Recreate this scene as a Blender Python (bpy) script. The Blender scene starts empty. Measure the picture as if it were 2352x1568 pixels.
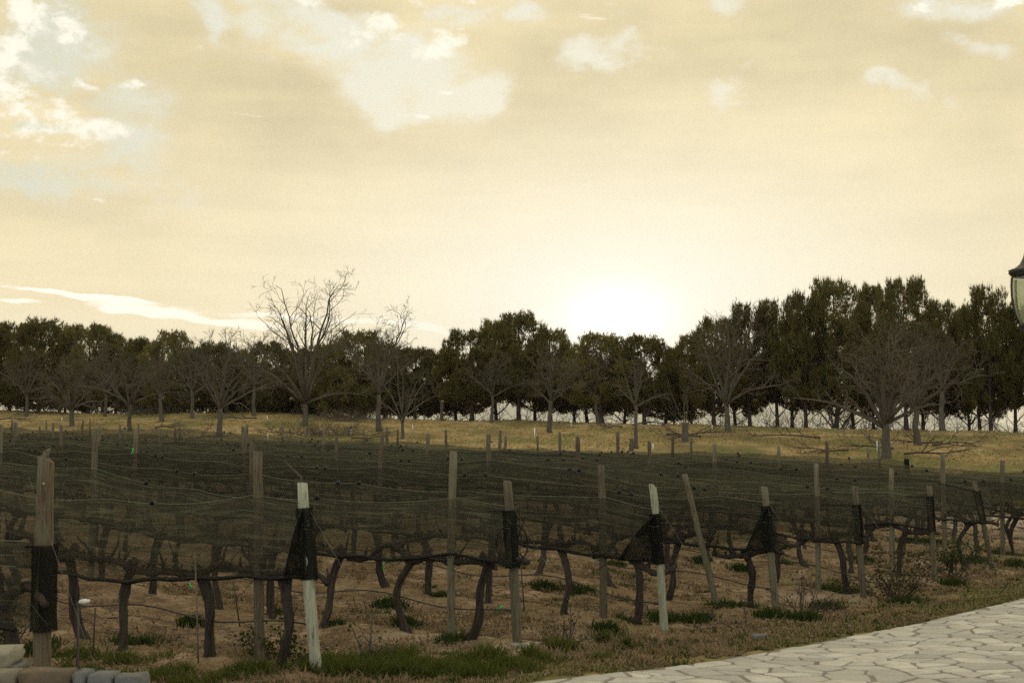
import bpy, math, random
import numpy as np
random.seed(7)
C = bpy.context.scene.collection
S = bpy.context.scene

# ------------------------------------------------------------------ camera
FPX, W2, H2, VH = 3267.0, 2352.0, 1568.0, 1040.0      # photo measured at 2352 x 1568; true horizon row VH
EYE = 2.0
PITCH = math.atan((VH - H2 / 2) / FPX)
CP, SP = math.cos(PITCH), math.sin(PITCH)
cam_d = bpy.data.cameras.new('camera'); cam = bpy.data.objects.new('camera', cam_d); C.objects.link(cam)
cam.location = (0, 0, EYE); cam.rotation_euler = (math.pi / 2 + PITCH, 0, 0)
cam_d.sensor_width = 36; cam_d.lens = 36 * FPX / W2
cam_d.clip_start = 0.1; cam_d.clip_end = 60000
cam_d.dof.use_dof = True; cam_d.dof.focus_distance = 62; cam_d.dof.aperture_fstop = 6.3
S.camera = cam

def ray(u, v):
    a, b = (u - W2 / 2) / FPX, (H2 / 2 - v) / FPX
    return np.array([a, CP - b * SP, SP + b * CP])
def azel(u, v):
    d = ray(u, v); d = d / np.linalg.norm(d)
    return math.atan2(d[0], d[1]), math.asin(d[2])

# ------------------------------------------------------------------ node helper
class N:
    def __init__(s, tree): s.t = tree; s.t.nodes.clear()
    def new(s, typ, **kw):
        n = s.t.nodes.new(typ)
        for k, v in kw.items(): setattr(n, k, v)
        return n
    def put(s, sock, v):
        if v is None: return
        if hasattr(v, 'is_output'): s.t.links.new(v, sock)
        else:
            if hasattr(sock.default_value, '__len__') and not hasattr(v, '__len__'): v = [v] * len(sock.default_value)
            if hasattr(v, '__len__') and len(sock.default_value) == 4 and len(v) == 3: v = (*v, 1)
            sock.default_value = v
    def m(s, op, a, b=None, c=None, clamp=False):
        n = s.new('ShaderNodeMath', operation=op, use_clamp=clamp)
        for i, x in enumerate((a, b, c)): s.put(n.inputs[i], x)
        return n.outputs[0]
    def mix(s, f, a, b, mode='MIX'):
        n = s.new('ShaderNodeMix', data_type='RGBA', blend_type=mode)
        s.put(n.inputs[0], f); s.put(n.inputs[6], a); s.put(n.inputs[7], b)
        return n.outputs[2]
    def ss(s, x, lo, hi, a=0.0, b=1.0):
        n = s.new('ShaderNodeMapRange', interpolation_type='SMOOTHSTEP')
        for i, v in enumerate((x, lo, hi, a, b)): s.put(n.inputs[i], v)
        return n.outputs[0]
    def noise(s, vec, scale, detail=4, rough=.55, dist=0.0):
        n = s.new('ShaderNodeTexNoise')
        s.put(n.inputs['Vector'], vec); n.inputs['Scale'].default_value = scale
        n.inputs['Detail'].default_value = detail; n.inputs['Roughness'].default_value = rough
        n.inputs['Distortion'].default_value = dist
        return n.outputs['Fac']
    def map(s, vec, scale=(1, 1, 1), loc=(0, 0, 0), rot=(0, 0, 0)):
        n = s.new('ShaderNodeMapping'); s.put(n.inputs[0], vec)
        n.inputs[1].default_value = loc; n.inputs[2].default_value = rot; n.inputs[3].default_value = scale
        return n.outputs[0]

# ------------------------------------------------------------------ sun + sky
SUN_AZ, SUN_EL = azel(1420, 745)
world = bpy.data.worlds.new('World'); S.world = world; world.use_nodes = True
def build_world():
    w = N(world.node_tree)
    co = w.new('ShaderNodeTexCoord').outputs['Generated']
    sep = w.new('ShaderNodeSeparateXYZ'); w.put(sep.inputs[0], co)
    x, y, z = sep.outputs
    az = w.m('ARCTAN2', x, y); el = w.m('ARCSINE', z)
    # domain warp so that no cloud edge is a clean ellipse
    n1 = w.noise(w.map(co, (1, 1, 1.9)), 9, 8, .62)
    n2 = w.noise(w.map(co, (1, 1, 1.9), (4.1, 1.7, 2.2)), 9, 6, .6)
    n3 = w.noise(w.map(co, (1, 1, 2.0), (9.1, 3.7, 5.2)), 38, 6, .6)
    waz = w.m('ADD', az, w.m('MULTIPLY', w.m('SUBTRACT', n1, .5), .055))
    wel = w.m('ADD', el, w.m('MULTIPLY', w.m('SUBTRACT', n2, .5), .045))
    saz = w.m('ADD', az, w.m('MULTIPLY', w.m('SUBTRACT', n3, .5), .012))
    sel = w.m('ADD', el, w.m('MULTIPLY', w.m('SUBTRACT', n3, .5), .006))
    def blob(u, v, ru, rv, rot=0, k=1.0, A=None, E=None):
        A = waz if A is None else A; E = wel if E is None else E
        a0, e0 = azel(u, v)
        dx, dy = w.m('SUBTRACT', A, a0), w.m('SUBTRACT', E, e0)
        if rot:
            c, s_ = math.cos(math.radians(rot)), math.sin(math.radians(rot))
            dx, dy = (w.m('ADD', w.m('MULTIPLY', dx, c), w.m('MULTIPLY', dy, s_)),
                      w.m('SUBTRACT', w.m('MULTIPLY', dy, c), w.m('MULTIPLY', dx, s_)))
        dx, dy = w.m('MULTIPLY', dx, FPX / ru), w.m('MULTIPLY', dy, FPX / rv)
        q = w.m('ADD', w.m('MULTIPLY', dx, dx), w.m('MULTIPLY', dy, dy))
        return w.m('MULTIPLY', w.m('EXPONENT', w.m('MULTIPLY', q, -1.0)), k)
    def total(items, **kw):
        r = None
        for it in items:
            b = blob(*it, **kw); r = b if r is None else w.m('ADD', r, b)
        return r
    # cream cloud sheet: soft streaks, a little greyer high up, brighter low
    st = w.noise(w.map(co, (2.2, 2.2, 17), (1, 2, 3), (0, .12, 0)), 3.0, 6, .55)
    lum = w.noise(w.map(co, (1, 1, 1.6), (7, 2, 3)), 5.5, 8, .6)
    hi = w.ss(el, .02, .30)
    base = w.mix(hi, (.915, .79, .495), (.765, .655, .395))
    tone = w.m('ADD', w.m('MULTIPLY', w.m('SUBTRACT', st, .5), .34), w.m('ADD', 1.0, w.m('MULTIPLY', w.m('SUBTRACT', lum, .5), w.m('ADD', .08, w.m('MULTIPLY', hi, .75)))))
    base = w.mix(1.0, base, tone, 'MULTIPLY')
    base = w.mix(w.ss(az, .12, .40), base, w.mix(1.0, base, (.93, .93, .93), 'MULTIPLY'))
    # the sky away from the sunset is a more neutral cloud
    base = w.mix(w.ss(y, .55, -.5), base, (.84, .83, .77))
    body = total([(420, 190, 330, 120, -18), (700, 235, 260, 70, -20), (1250, 200, 160, 90), (1620, 90, 260, 90), (1950, 120, 260, 120), (2260, 190, 200, 90), (760, 30, 130, 40), (430, 60, 130, 60), (60, 470, 260, 60)])
    base = w.mix(w.m('MULTIPLY', w.m('MINIMUM', body, 1.0), .85), base, w.mix(1.0, base, (.84, .84, .82), 'MULTIPLY'))
    # billow noise for ragged cloud edges
    b1 = w.noise(w.map(co, (1, 1, 1.6), (2.1, 8.3, 4.4)), 13, 10, .62, .3); b2 = w.noise(w.map(co, (1, 1, 1.5), (6.1, 1.3, 7.4)), 44, 8, .66, .2)
    rag = w.m('ADD', w.m('MULTIPLY', w.m('SUBTRACT', b1, .5), 3.6), w.m('MULTIPLY', w.m('SUBTRACT', b2, .5), 2.2))
    gaps = total([(690, 70, 120, 76), (850, 130, 180, 80, -12), (960, 225, 120, 46, -8), (900, 250, 60, 36), (1110, 222, 70, 30, 15),
                  (600, 20, 60, 35), (1420, 140, 120, 34), (1450, 85, 46, 52), (1340, 115, 60, 24, -15), (1685, 190, 85, 30, 40), (1690, 20, 40, 40),
                  (2090, 222, 80, 24, -38), (2030, 190, 34, 22), (2220, 12, 120, 30), (2250, 110, 60, 20, -20), (1190, 30, 50, 30),
                  (140, 60, 110, 60), (90, 145, 100, 45), (290, 230, 110, 50), (60, 292, 90, 18), (130, 420, 260, 48, -5), (300, 330, 80, 44), (480, 30, 40, 50), (1050, 30, 80, 30)])
    gf = w.m('ADD', w.m('MINIMUM', gaps, 1.0), w.m('MULTIPLY', rag, w.ss(gaps, .04, .60))); gm = w.m('ADD', w.m('MULTIPLY', w.ss(gf, .08, .6), .35), w.m('MULTIPLY', w.ss(gf, .30, 1.2), .65))
    leftish = w.ss(az, -.36, -.12)
    gapc = w.mix(leftish, (.66, .69, .575), (.80, .79, .665))
    skyt = w.new('ShaderNodeTexSky', sky_type='NISHITA', sun_disc=False)
    skyt.sun_elevation = SUN_EL; skyt.sun_rotation = SUN_AZ
    # thin veil over the clear air: mostly the veil, some of the physical sky behind it
    skyc = w.mix(.93, skyt.outputs[0], w.mix(1.0, gapc, (10, 10, 10), 'MULTIPLY'))
    # sunlit white cloud edges
    wh = total([(885, 55, 100, 44, 20), (1010, 108, 70, 30, 30), (740, 0, 120, 20), (60, 232, 130, 36, -12), (215, 300, 90, 28, 12), (30, 100, 50, 24), (60, 20, 60, 40),
                (10, 140, 30, 18), (208, 192, 36, 20), (302, 192, 28, 16), (120, 255, 100, 22, -15), (40, 266, 70, 12), (960, 268, 50, 8, -6), (20, 355, 60, 12, -6), (160, 62, 46, 36, 40),
                (1070, 3, 40, 12), (2115, 20, 30, 11, -15), (2320, 6, 60, 14), (240, 462, 70, 6, -8), (90, 312, 130, 18, -6), (462, 110, 18, 9), (1022, 212, 24, 8)], A=saz, E=sel)
    rag2 = w.m('ADD', w.m('MULTIPLY', w.m('SUBTRACT', b2, .5), 4.2), w.m('MULTIPLY', w.m('SUBTRACT', b1, .5), 2.6))
    wm = w.ss(w.m('ADD', w.m('MINIMUM', wh, .85), w.m('MULTIPLY', rag2, w.ss(wh, .03, .4))), .45, 1.35)
    puffs = total([(110, 215, 190, 150, -15), (60, 60, 120, 90)], A=az, E=el); pm = w.m('MULTIPLY', w.ss(puffs, .25, .8), w.ss(w.m('ADD', w.m('MULTIPLY', b1, .55), w.m('MULTIPLY', b2, .45)), .515, .66)); wm = w.m('MAXIMUM', wm, w.m('MULTIPLY', pm, .85))
    # long bright bands low in the west
    b3 = w.noise(w.map(co, (1.2, 1.2, 9), (6.1, 1.3, 7.4), (0, .10, 0)), 17, 8, .62)
    lo = total([(110, 670, 230, 6, -4), (260, 686, 150, 6, -5), (320, 706, 130, 11, -8), (430, 732, 220, 7, -6), (720, 730, 260, 8, -2), (950, 748, 150, 9, -11), (1060, 768, 90, 8, -14),
                (30, 690, 60, 7), (250, 716, 44, 10), (620, 745, 300, 9, -5)], A=saz, E=sel)
    lm = w.ss(w.m('ADD', lo, w.m('MULTIPLY', w.m('SUBTRACT', b3, .5), 3.0)), .48, 1.25)
    under = total([(200, 770, 560, 46, -5)], A=saz, E=sel)
    # sun behind thin cloud: brightens the veil to white
    glow = total([(1430, 735, 600, 285)], A=az, E=el); wide = total([(1420, 760, 800, 420)], A=az, E=el); core = total([(1420, 740, 130, 80)], A=az, E=el)
    ten = w.mix(1.0, base, (10, 10, 10), 'MULTIPLY')
    col = w.mix(w.m('MULTIPLY', under, .45), ten, (8.8, 8.2, 6.3))
    col = w.mix(gm, col, skyc)
    col = w.mix(wm, col, (10.0, 9.6, 8.2))
    col = w.mix(lm, col, (12.5, 12.0, 10.6))
    col = w.mix(w.m('MULTIPLY', wide, .5), col, (9.7, 9.0, 6.7))
    col = w.mix(w.m('MULTIPLY', w.m('POWER', glow, 1.15), .95), col, (10.6, 10.3, 9.3))
    col = w.mix(core, col, (18, 17.4, 15.6))
    bg = w.new('ShaderNodeBackground'); w.put(bg.inputs[0], col); bg.inputs[1].default_value = 0.1
    out = w.new('ShaderNodeOutputWorld'); w.put(out.inputs[0], bg.outputs[0])
build_world()

sun_d = bpy.data.lights.new('sun', 'SUN'); sun = bpy.data.objects.new('sun', sun_d); C.objects.link(sun)
sun_d.energy = 2.0; sun_d.angle = math.radians(8); sun_d.color = (1.0, .86, .62)
sun.rotation_euler = (math.pi / 2 - SUN_EL, 0, -SUN_AZ + math.pi)   # shines from az SUN_AZ
S.view_settings.view_transform = 'Standard'; S.view_settings.look = 'None'
S.view_settings.exposure = 0.14; S.view_settings.gamma = 1; S.view_settings.use_curve_mapping = False
S.render.engine = 'CYCLES'
S.cycles.transparent_max_bounces = 48; S.cycles.max_bounces = 6; S.cycles.use_denoising = False; S.cycles.sample_clamp_direct = 5; S.cycles.sample_clamp_indirect = 2
S.cycles.diffuse_bounces = 3; S.cycles.volume_bounces = 3; S.cycles.transmission_bounces = 6

# ------------------------------------------------------------------ mesh helpers
def mesh(name, V, quads=None, tris=None, uv=None, smooth=False, attrs=None):
    me = bpy.data.meshes.new(name); V = np.asarray(V, dtype=np.float32)
    me.vertices.add(len(V)); me.vertices.foreach_set('co', V.ravel())
    q = np.zeros((0, 4), int) if quads is None else np.asarray(quads, int).reshape(-1, 4)
    t = np.zeros((0, 3), int) if tris is None else np.asarray(tris, int).reshape(-1, 3)
    li = np.concatenate([q.ravel(), t.ravel()]).astype(np.int32)
    me.loops.add(len(li)); me.loops.foreach_set('vertex_index', li)
    me.polygons.add(len(q) + len(t))
    st = np.concatenate([np.arange(len(q)) * 4, len(q) * 4 + np.arange(len(t)) * 3]).astype(np.int32)
    me.polygons.foreach_set('loop_start', st)
    if smooth: me.polygons.foreach_set('use_smooth', np.ones(len(q) + len(t), bool))
    me.update(calc_edges=True)
    if uv is not None:
        l = me.uv_layers.new(name='UVMap'); l.data.foreach_set('uv', np.asarray(uv, np.float32)[li].ravel())
    for k, a in (attrs or {}).items():
        at = me.attributes.new(k, 'FLOAT', 'POINT'); at.data.foreach_set('value', np.asarray(a, np.float32))
    return me

class MB:
    """collects pieces of one mesh"""
    def __init__(s): s.V, s.Q, s.T, s.n = [], [], [], 0
    def add(s, V, Q=None, T=None):
        V = np.asarray(V, float).reshape(-1, 3)
        if Q is not None and len(Q): s.Q.append(np.asarray(Q).reshape(-1, 4) + s.n)
        if T is not None and len(T): s.T.append(np.asarray(T).reshape(-1, 3) + s.n)
        s.V.append(V); s.n += len(V)
    def tubes(s, P, R, sides=4, cap=True):
        """P (B,n,3) R (B,n): B polyline tubes at once"""
        P = np.asarray(P, float); R = np.asarray(R, float)
        if P.ndim == 2: P = P[None]; R = R[None]
        B, n, _ = P.shape
        T = np.gradient(P, axis=1); T /= np.linalg.norm(T, axis=2, keepdims=True) + 1e-12
        ax = P[:, -1] - P[:, 0]; ax /= np.linalg.norm(ax, axis=1, keepdims=True) + 1e-12
        ref = np.where(np.abs(ax[:, 2:3]) < .8, np.array([[0, 0, 1.]]), np.array([[1., 0, 0]]))
        U = ref[:, None] - T * (T * ref[:, None]).sum(2, keepdims=True)
        U /= np.linalg.norm(U, axis=2, keepdims=True) + 1e-12
        Wv = np.cross(T, U)
        a = np.arange(sides) * 2 * np.pi / sides
        V = P[:, :, None] + R[:, :, None, None] * (U[:, :, None] * np.cos(a)[:, None] + Wv[:, :, None] * np.sin(a)[:, None])
        idx = np.arange(B * n * sides).reshape(B, n, sides)
        i0, i1 = idx[:, :-1], idx[:, 1:]
        Q = np.stack([i0, np.roll(i0, -1, 2), np.roll(i1, -1, 2), i1], -1).reshape(-1, 4)
        V = V.reshape(-1, 3); Tt = None
        if cap:
            c = np.concatenate([P[:, 0], P[:, -1]]); base = len(V)
            V = np.concatenate([V, c])
            f, l = idx[:, 0], idx[:, -1]; cf = (base + np.arange(B))[:, None] + 0 * f; cl = (base + B + np.arange(B))[:, None] + 0 * l
            Tt = np.concatenate([np.stack([f, cf, np.roll(f, -1, 1)], -1).reshape(-1, 3), np.stack([l, np.roll(l, -1, 1), cl], -1).reshape(-1, 3)])
        s.add(V, Q, Tt)
    def box(s, lo, hi, jit=0, rng=None):
        x0, y0, z0 = lo; x1, y1, z1 = hi
        V = np.array([[x0, y0, z0], [x1, y0, z0], [x1, y1, z0], [x0, y1, z0], [x0, y0, z1], [x1, y0, z1], [x1, y1, z1], [x0, y1, z1]], float)
        if jit: V += rng.normal(0, jit, V.shape)
        s.add(V, [[0, 3, 2, 1], [4, 5, 6, 7], [0, 1, 5, 4], [1, 2, 6, 5], [2, 3, 7, 6], [3, 0, 4, 7]])
    def lathe(s, prof, sides=16):
        p = np.array(prof, float); n = len(p); a = np.arange(sides) * 2 * np.pi / sides
        V = np.stack([p[:, 0:1] * np.cos(a), p[:, 0:1] * np.sin(a), p[:, 1:2] + 0 * a], -1)
        idx = np.arange(n * sides).reshape(n, sides)
        Q = np.stack([idx[:-1], np.roll(idx[:-1], -1, 1), np.roll(idx[1:], -1, 1), idx[1:]], -1).reshape(-1, 4)
        s.add(V.reshape(-1, 3), Q)
    def mesh(s, name, smooth=False, **kw):
        return mesh(name, np.concatenate(s.V), np.concatenate(s.Q) if s.Q else None, np.concatenate(s.T) if s.T else None, smooth=smooth, **kw)

def link(name, me, mat=None, parent=None):
    o = bpy.data.objects.new(name, me); C.objects.link(o)
    if mat is not None and me is not None and not me.materials: me.materials.append(mat)
    if parent is not None: o.parent = parent
    return o
def tag(o, label=None, cat=None, group=None, kind=None):
    if label: o['label'] = label
    if cat: o['category'] = cat
    if group: o['group'] = group
    if kind: o['kind'] = kind
    return o
def thing(name, label, cat, loc, rz=0, group=None, scale=None):
    o = bpy.data.objects.new(name, None); C.objects.link(o); o.location = loc; o.rotation_euler = (0, 0, rz)
    o.empty_display_size = .1
    if scale is not None: o.scale = scale
    return tag(o, label, cat, group)
ORD = 'first second third fourth fifth sixth seventh eighth ninth tenth eleventh twelfth thirteenth fourteenth fifteenth sixteenth seventeenth eighteenth nineteenth twentieth'.split()
def ordn(k):
    return ORD[k] if k < 20 else 'twenty-' + ORD[k - 20]

# value noise
def vnoise(x, y, seed=0):
    x = np.asarray(x, float); y = np.asarray(y, float)
    xi, yi = np.floor(x).astype(np.int64), np.floor(y).astype(np.int64); fx, fy = x - xi, y - yi
    fx, fy = fx * fx * (3 - 2 * fx), fy * fy * (3 - 2 * fy)
    def h(a, b):
        v = np.sin(a * 127.1 + b * 311.7 + seed * 74.7) * 43758.5453
        return v - np.floor(v)
    return (h(xi, yi) * (1 - fx) + h(xi + 1, yi) * fx) * (1 - fy) + (h(xi, yi + 1) * (1 - fx) + h(xi + 1, yi + 1) * fx) * fy
def fbm(x, y, seed=0, oct=4):
    r, a, t = 0, 1, 0
    for k in range(oct):
        r = r + a * vnoise(x * 2 ** k, y * 2 ** k, seed + k * 13); t += a; a *= .5
    return r / t

# ------------------------------------------------------------------ terrain height
COLS = [(-700, [(6, -2), (10, -2.05), (14, -2.05), (20, -1.7), (27, -1.5), (40, -1.2), (60, -.75), (72, -.4), (85, .8), (100, 2.2), (115, 3.45), (122, 3.2), (140, 0), (200, -6)]),
        (0, [(6, -2.0), (10, -2.05), (14, -2.1), (20, -1.75), (27, -1.58), (40, -1.25), (60, -.8), (72, -.5), (85, .9), (100, 2.3), (115, 3.45), (122, 3.2), (140, 0), (200, -6)]),
        (600, [(6, -2.0), (13, -2.0), (17.5, -2.12), (22.7, -1.95), (31, -1.6), (40, -1.38), (60, -1.0), (73, .3), (85, 1.6), (105, 2.96), (112, 2.7), (130, 0), (200, -6)]),
        (1200, [(6, -2.0), (13, -2.05), (15.5, -2.14), (20, -2.1), (27, -1.75), (40, -1.5), (53, -1.45), (60, -1.0), (68, 0), (80, 1.1), (95, 2.18), (102, 1.9), (120, -1), (200, -7)]),
        (1600, [(6, -2.0), (13, -2.1), (18, -2.3), (24, -2.2), (32, -1.85), (46, -1.6), (52, -1.5), (60, -.6), (70, .6), (90, 1.79), (97, 1.5), (115, -1), (200, -8)]),
        (2035, [(6, -2.05), (14, -2.15), (23, -2.35), (30, -2.1), (44, -1.85), (50, -1.3), (60, -.2), (70, .7), (85, 1.43), (92, 1.1), (110, -1.5), (200, -8)]),
        (2352, [(6, -2.05), (14, -2.15), (21.8, -2.22), (28, -2.27), (43, -2.0), (48, -1.7), (58, -.5), (68, .4), (80, 1.2), (87, .9), (105, -2), (200, -8)]),
        (3000, [(6, -2.05), (14, -2.15), (21.8, -2.25), (28, -2.3), (43, -2.1), (48, -1.8), (58, -.6), (68, .3), (80, 1.1), (87, .8), (105, -2), (200, -8)])]
YG = np.linspace(0, 220, 881)
TAB = []
for u_, prof in COLS:
    p = np.array(prof); zc = np.interp(YG, p[:, 0], p[:, 1]) + EYE
    k = np.hanning(13); k /= k.sum(); zc = np.convolve(np.pad(zc, 6, mode='edge'), k, 'valid'); TAB.append(zc)
TAB = np.array(TAB); TC = np.array([(u_ - W2 / 2) / FPX for u_, _ in COLS])
ROW_E = np.array([-.788, .616]); HEAD = np.array([.6064, .7952])     # along a row (away, to the left) / along the headland
def ground(x, y, fine=True):
    x = np.asarray(x, float); y = np.asarray(y, float)
    yy = np.clip(y, 6, 219.9); t = np.clip(x / yy, TC[0], TC[-1] - 1e-6)
    c = np.clip(np.searchsorted(TC, t, 'right') - 1, 0, len(TC) - 2)
    f = (t - TC[c]) / (TC[c + 1] - TC[c]); f = f * f * (3 - 2 * f)
    g = yy / .25; gi = np.clip(g.astype(int), 0, len(YG) - 2); gf = g - gi
    z = (TAB[c, gi] * (1 - gf) + TAB[c, gi + 1] * gf) * (1 - f) + (TAB[c + 1, gi] * (1 - gf) + TAB[c + 1, gi + 1] * gf) * f
    z = z - np.clip(y - 220, 0, 400) * .01
    if fine:
        near = np.clip((70 - y) / 30, 0, 1) * np.clip((y - 6) / 3, 0, 1)
        z = z + near * (.12 * (fbm(x * .9, y * .9, 3) - .5) + .085 * (fbm(x * 3.6, y * 3.6, 9, 3) - .5))
        z = z + np.clip((y - 55) / 20, 0, 1) * np.clip((150 - y) / 30, 0, 1) * .28 * (fbm(x * .35, y * .35, 5) - .5)
    return z
def pos(u, v, lo=7.0, hi=130.0):
    """world point where the view ray of photo pixel (u, v) first meets the ground"""
    d = ray(u, v); ys = np.arange(lo, hi, .1); k = ys / d[1]
    zr = EYE + d[2] * k; g = ground(d[0] * k, ys)
    i = np.argmax(zr <= g)
    if zr[i] > g[i]: i = len(ys) - 1
    return np.array([d[0] * k[i], ys[i], float(g[i])])
def at(u, y, dz=0.0):
    """point on the ground at photo column u and distance y"""
    x = (u - W2 / 2) / FPX * y * 1.0
    return np.array([x, y, float(ground(x, y)) + dz])

# ------------------------------------------------------------------ materials
def mat(name):
    m = bpy.data.materials.new(name); m.use_nodes = True
    return m, N(m.node_tree)
def finish(n, bsdf):
    o = n.new('ShaderNodeOutputMaterial'); n.put(o.inputs[0], bsdf)
def principled(n, col, rough=.85, bump=None, bs=.3, bd=.02, spec=.25):
    b = n.new('ShaderNodeBsdfPrincipled'); n.put(b.inputs['Base Color'], col); n.put(b.inputs['Roughness'], rough)
    b.inputs['Specular IOR Level'].default_value = spec
    if bump is not None:
        k = n.new('ShaderNodeBump'); n.put(k.inputs['Height'], bump); k.inputs['Strength'].default_value = bs; k.inputs['Distance'].default_value = bd
        n.put(b.inputs['Normal'], k.outputs[0])
    return b.outputs[0]
def simple(name, col, rough=.8, var=.25, scale=12, stretch=(1, 1, 1), spec=.25, bs=.3, objvar=0.0):
    m, n = mat(name); tc = n.new('ShaderNodeTexCoord').outputs['Object']
    ns = n.noise(n.map(tc, stretch), scale, 5, .6)
    f = n.m('ADD', 1 - var, n.m('MULTIPLY', ns, 2 * var))
    if objvar:
        r = n.new('ShaderNodeObjectInfo').outputs['Random']; f = n.m('MULTIPLY', f, n.m('ADD', 1 - objvar, n.m('MULTIPLY', r, 2 * objvar)))
    c = n.mix(1.0, col, f, 'MULTIPLY')
    finish(n, principled(n, c, rough, ns, bs, .01, spec)); return m
def wood(name, a, b, g, bright=1.0):
    """round post: long vertical grain, drying cracks, grey-green weathering"""
    m, n = mat(name); tc = n.new('ShaderNodeTexCoord').outputs['Object']; r = n.new('ShaderNodeObjectInfo').outputs['Random']
    off = n.new('ShaderNodeVectorMath', operation='ADD'); n.put(off.inputs[0], tc); cx = n.new('ShaderNodeCombineXYZ'); n.put(cx.inputs[0], n.m('MULTIPLY', r, 37)); n.put(off.inputs[1], cx.outputs[0])
    grain = n.noise(n.map(off.outputs[0], (28, 28, 1.6)), 2.0, 6, .65); blot = n.noise(n.map(off.outputs[0], (5, 5, 1.8)), 2.0, 4, .6)
    c = n.mix(n.ss(grain, .35, .65), a, b); c = n.mix(n.m('MULTIPLY', n.ss(blot, .42, .62), n.m('ADD', .25, n.m('MULTIPLY', r, .75))), c, g)
    crack = n.ss(n.noise(n.map(off.outputs[0], (22, 22, .8), (3, 1, 2)), 2.5, 3, .5), .30, .36)
    c = n.mix(crack, (.035, .028, .02), c)
    v = n.m('MULTIPLY', n.m('ADD', .75, n.m('MULTIPLY', r, .5)), bright); c = n.mix(1.0, c, v, 'MULTIPLY')
    finish(n, principled(n, c, .85, n.m('ADD', grain, n.m('MULTIPLY', crack, .6)), .5, .012)); return m
M = {}
M['wood'] = wood('weathered_wood', (.082, .068, .041), (.170, .142, .092), (.128, .130, .082))
M['wood_brown'] = wood('brown_wood', (.066, .048, .030), (.138, .104, .066), (.108, .098, .064))
M['wood_pale'] = wood('pale_wood', (.25, .255, .18), (.40, .41, .30), (.36, .40, .29))
M['cut'] = simple('fresh_cut_wood', (.52, .40, .25), .8, .15, 20)
M['bark'] = simple('vine_bark', (.050, .041, .032), .95, .8, 9, (3, 3, .5), .1, .8, .25)
M['tree_bark'] = simple('bare_tree_bark', (.098, .087, .066), .95, .5, 3, (2, 2, .6), .1, .6, .12)
M['twig'] = simple('bare_twigs', (.104, .087, .060), .95, .3, 2, (1, 1, 1), .1, .1, .12)
M['pine_bark'] = simple('pine_bark', (.075, .06, .047), .95, .5, 4, (3, 3, .6), .1, .6, .2)
M['branch'] = simple('fallen_branch_bark', (.085, .072, .058), .95, .4, 5, (1, 1, 1), .1, .4)
M['hose'] = simple('drip_hose_plastic', (.035, .033, .03), .55, .2, 6)
M['cord'] = simple('net_cord', (.012, .013, .011), .8, .2, 6)
M['seam'] = simple('net_seam', (.13, .15, .10), .8, .2, 6)
M['clip'] = simple('net_clip_plastic', (.01, .01, .011), .5, .1, 6)
M['wire'] = simple('galvanised_wire', (.13, .135, .115), .5, .1, 6)
M['tape'] = simple('green_tape', (.06, .52, .12), .5, .1, 6)
M['white'] = simple('white_plastic', (.75, .75, .68), .5, .08, 6)
M['iron'] = simple('black_iron', (.018, .018, .02), .45, .2, 12, (1, 1, 1), .5)
M['mountain'] = simple('mountain_slope', (.13, .14, .11), .95, .4, .0015)

def net_material(name, lo, hi, col):
    m, n = mat(name); uv = n.new('ShaderNodeTexCoord').outputs['UV']; r = n.new('ShaderNodeObjectInfo').outputs['Random']
    off = n.new('ShaderNodeVectorMath', operation='ADD'); n.put(off.inputs[0], uv); cx = n.new('ShaderNodeCombineXYZ'); n.put(cx.inputs[0], n.m('MULTIPLY', r, 91)); n.put(cx.inputs[1], n.m('MULTIPLY', r, 17)); n.put(off.inputs[1], cx.outputs[0])
    s1 = n.noise(n.map(off.outputs[0], (.35, 9, 1)), 1.0, 5, .6, .25)
    s2 = n.noise(n.map(off.outputs[0], (1.4, 26, 1), (3, 7, 0)), 1.0, 3, .5, .4)
    f = n.m('ADD', n.m('MULTIPLY', n.ss(s1, .36, .70), .65), n.m('MULTIPLY', n.ss(s2, .5, .72), .35))
    a = n.m('ADD', lo, n.m('MULTIPLY', f, hi - lo))
    d = n.new('ShaderNodeBsdfDiffuse'); n.put(d.inputs[0], n.mix(1.0, n.mix(n.ss(s2, .5, .66), col, (col[0] * 1.9, col[1] * 2.0, col[2] * 1.7)), n.m('ADD', .62, n.m('MULTIPLY', r, .8)), 'MULTIPLY'))
    t = n.new('ShaderNodeBsdfTransparent'); mx = n.new('ShaderNodeMixShader'); n.put(mx.inputs[0], a); n.put(mx.inputs[1], t.outputs[0]); n.put(mx.inputs[2], d.outputs[0])
    finish(n, mx.outputs[0]); return m
M['net'] = net_material('bird_net', .27, .70, (.048, .046, .031))
M['net_dense'] = net_material('bird_net_folded', .80, .99, (.012, .0125, .010))

def leaf(name, a, b, trans, tcol, spread=(.8, 1.25)):
    m, n = mat(name); tc = n.new('ShaderNodeTexCoord').outputs['Object']; r = n.new('ShaderNodeObjectInfo').outputs['Random']
    ns = n.noise(tc, .9, 3, .6); rnd = n.new('ShaderNodeNewGeometry').outputs['Random Per Island']
    c = n.mix(n.m('ADD', n.m('MULTIPLY', ns, .6), n.m('MULTIPLY', rnd, .4)), a, b)
    c = n.mix(1.0, c, n.m('ADD', spread[0], n.m('MULTIPLY', r, spread[1] - spread[0])), 'MULTIPLY')
    d = n.new('ShaderNodeBsdfDiffuse'); n.put(d.inputs[0], c); t = n.new('ShaderNodeBsdfTranslucent'); n.put(t.inputs[0], n.mix(1.0, c, tcol, 'MULTIPLY'))
    mx = n.new('ShaderNodeMixShader'); mx.inputs[0].default_value = trans; n.put(mx.inputs[1], d.outputs[0]); n.put(mx.inputs[2], t.outputs[0])
    finish(n, mx.outputs[0]); return m
M['needle'] = leaf('pine_needles', (.046, .048, .017), (.180, .163, .058), .28, (1.9, 1.55, .8), (.62, 1.35))
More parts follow.
